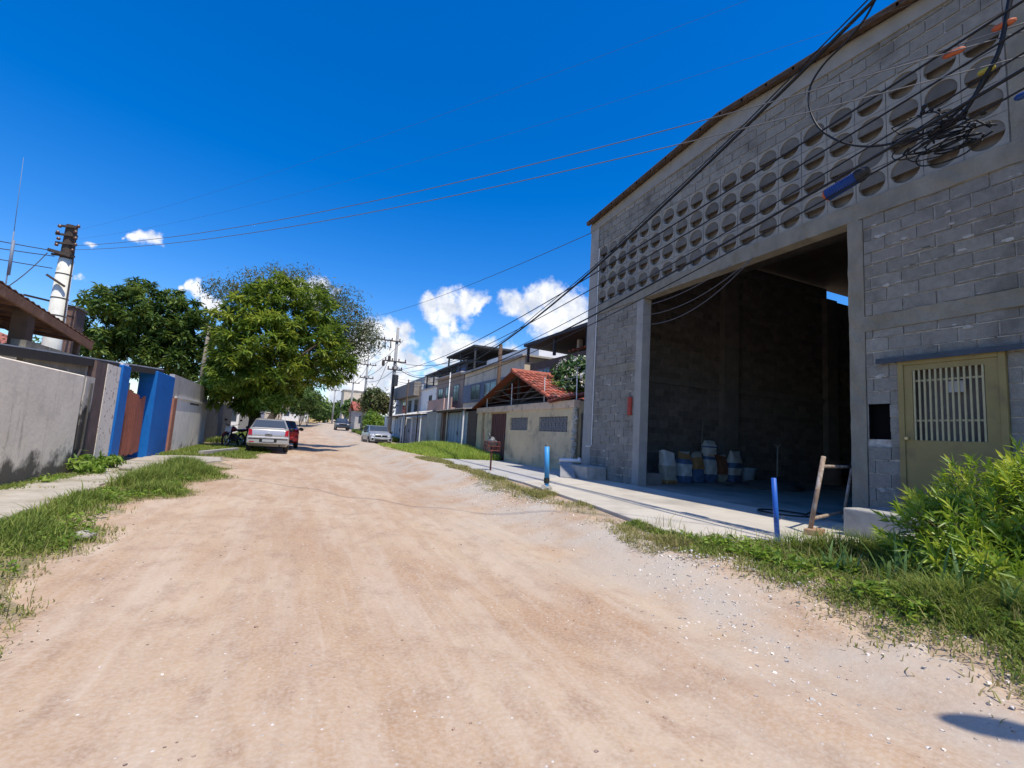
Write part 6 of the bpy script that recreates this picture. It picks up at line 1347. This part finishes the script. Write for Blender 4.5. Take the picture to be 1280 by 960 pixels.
for k in range(13):
    cx, cy = rr.uniform(1140, 1215), rr.uniform(150, 190); w_, h_ = rr.uniform(18, 46), rr.uniform(5, 13); ph = rr.uniform(0, 6); pts = []
    for i in range(15):
        a = ph+2*math.pi*i/14*rr.choice((.8, .95, 1)); px_, py_ = w_*math.cos(a), h_*math.sin(a)
        pts.append(gx(cx+px_*.93+py_*.36, cy-px_*.36+py_, 5.95+rr.uniform(-.08, .08)))
    b.tube(smooth(pts, 3), rr.uniform(.006, .011), 5)
for k in range(10):
    p = gx(rr.uniform(1130, 1240), rr.uniform(130, 185), 5.95); b.rock(tuple(p), rr.uniform(.02, .035), k, .8)
o = b.build('cable_tangle', M_cable, None, True, origin=tuple(gx(1180, 165, 5.95))); tag(o, 'messy tangle of thin black cables with clips before the screen', 'cable tangle')
t = thing('splice_box', 'blue ribbed cable splice closure with orange end on the low cables', 'splice box', tuple(gx(1055, 232, 5.98)))
P0, P1 = Vector(gx(1034, 244, 5.98)), Vector(gx(1072, 221, 5.98)); b = MB(); pts = []; rs = []
for i in range(29): pts.append(P0.lerp(P1, i/28)); rs.append(.072+(.010 if i % 2 else 0))
b.tube(pts, rs, 14); b.build('body', mat('closure_blue', (.012, .045, .20), (.015, .06, .25), 7, .45), t, False)
b = MB(); b.tube([P0-(P1-P0)*.10, P0-(P1-P0)*.02, P0], [.045, .078, .080], 12); b.build('end_cap', mat('closure_orange', (.50, .13, .05), (.42, .10, .04), 7, .6), t)
b = MB(); b.tube([P1, P1+(P1-P0)*.12, P1+(P1-P0)*.35], [.085, .085, .05], 12); b.build('dome', M_trim, t)
for (p, q, c, lab) in (((1178, 72), (1206, 60), 'closure_orange', 'orange cable connector on the upper cables'), ((1222, 93), (1244, 83), 'closure_yellow', 'yellow green cable connector beside the branching cable'), ((1240, 38), (1270, 24), 'closure_orange', 'faded orange cable connector at the upper picture edge'), ((1268, 124), (1290, 114), 'closure_blue', 'small blue splice closure at the picture edge')):
    mat('closure_yellow', (.42, .36, .06), (.36, .30, .05), 7, .6); P0, P1 = Vector(gx(*p, 5.97)), Vector(gx(*q, 5.97)); b = MB(); b.tube([P0, P0.lerp(P1, .2), P0.lerp(P1, .8), P1], [.015, .032, .032, .018], 10); o = b.build('cable_connector', _mats[c], None, True, origin=tuple(P0)); tag(o, lab, 'cable connector')
# distant buildings
def small_house(label, x0, x1, y0, y1, h, wallm, roofm, rh=1.2, flat=False, win=True, door=True):
    z = hz((x0+x1)/2, y0)-.2; t = thing('far_house', label, 'house', ((x0+x1)/2, y0, z)); b = MB(); b.box(x0, x1, y0, y1, z, z+h); b.build('wall', wallm, t)
    b = MB(); xm = (x0+x1)/2
    if flat: b.box(x0-.2, x1+.2, y0-.2, y1+.2, z+h+.002, z+h+.2)
    else:
        b.slab([(x0-.3, y0-.4, z+h), (x1+.3, y0-.4, z+h), (x1+.3, (y0+y1)/2, z+h+rh), (x0-.3, (y0+y1)/2, z+h+rh)], .12, (0, 0, 1)); b.slab([(x0-.3, y1+.4, z+h), (x1+.3, y1+.4, z+h), (x1+.3, (y0+y1)/2+.01, z+h+rh), (x0-.3, (y0+y1)/2+.01, z+h+rh)], .12, (0, 0, 1))
    b.build('roof', roofm, t)
    if win:
        b = MB(); b.box(x0+.5, x0+1.6, y0-.04, y0+.02, z+1.2, z+2.2); b.build('window', M_glass, t)
    if door:
        b = MB(); b.box(x1-1.5, x1-.5, y0-.04, y0+.02, z+.05, z+2.3); b.build('door', M_grille, t)
    return t
M_red2 = mat('far_red_tile', (.40, .12, .08), (.32, .09, .06), 2, .85); M_yel = mat('yellow_render', (.58, .45, .22), (.50, .38, .18), 2, .9)
small_house('grey house with red tile roof beside the far right poles', 7.2, 10.6, 69, 76, 2.9, M_greyw, M_red2, 1.3)
small_house('yellow rendered house at the far end of the street', 2.2, 6.5, 112, 118, 3.0, M_yel, M_brownw, 1.3)
small_house('white low house closing the street at its far end', -3.5, 1.8, 122, 128, 2.6, M_white, M_brownw, 1.5)
small_house('tall white block above the roofs at the street end', -2, 3, 150, 158, 8.5, M_white, M_greyw, flat=True)
small_house('pale block of two storeys behind the far poles', 9.5, 14, 120, 128, 8.0, M_cream, M_greyw, flat=True)
small_house('white walled house beyond the red car on the left', -6.5, -3.2, 48, 56, 2.7, M_white, M_asb, .8)
for i, (px, py, Y, r, lab) in enumerate([(352, 480, 70, 20, 'wide dark tree behind the left houses, beyond the red car'), (405, 512, 105, 10, 'round far tree left of the yellow house'), (440, 508, 95, 8, 'narrow dark tree between the far poles'), (425, 512, 130, 8, 'pale far tree just behind the yellow house'), (60, 455, 60, 26, 'far tree showing over the tiled roof at left')]):
    shrub('distant_tree', lab, [bl(px, py, Y, r), bl(px+r*.7, py+r*.4, Y, r*.7), bl(px-r*.6, py+r*.5, Y, r*.7)], M_leafB, 120, 18, .03*r*Y/60, .012*Y, 60+i, cat='tree')
hl = MB()
N_ = 60; top = []; 
for i in range(N_+1):
    x = -260+i*9; top.append((x, 420, 7+10*fbm(np.array(x*.011+3.), np.array(2.5))))
hill = MB()
vs = []
for (x, y, z) in top: vs += [(x, 330, 6), (x, y-30, 6+(z-6)*.7), (x, y, z), (x, y+120, 5)]
hill._add(vs, [(4*i+k, 4*i+4+k, 4*i+5+k, 4*i+1+k) for i in range(N_) for k in range(3)])
o = hill.build('hills', mat('wooded_hill', (.05, .08, .035), (.035, .06, .03), .15, .95), None, True); tag(o, kind='structure')
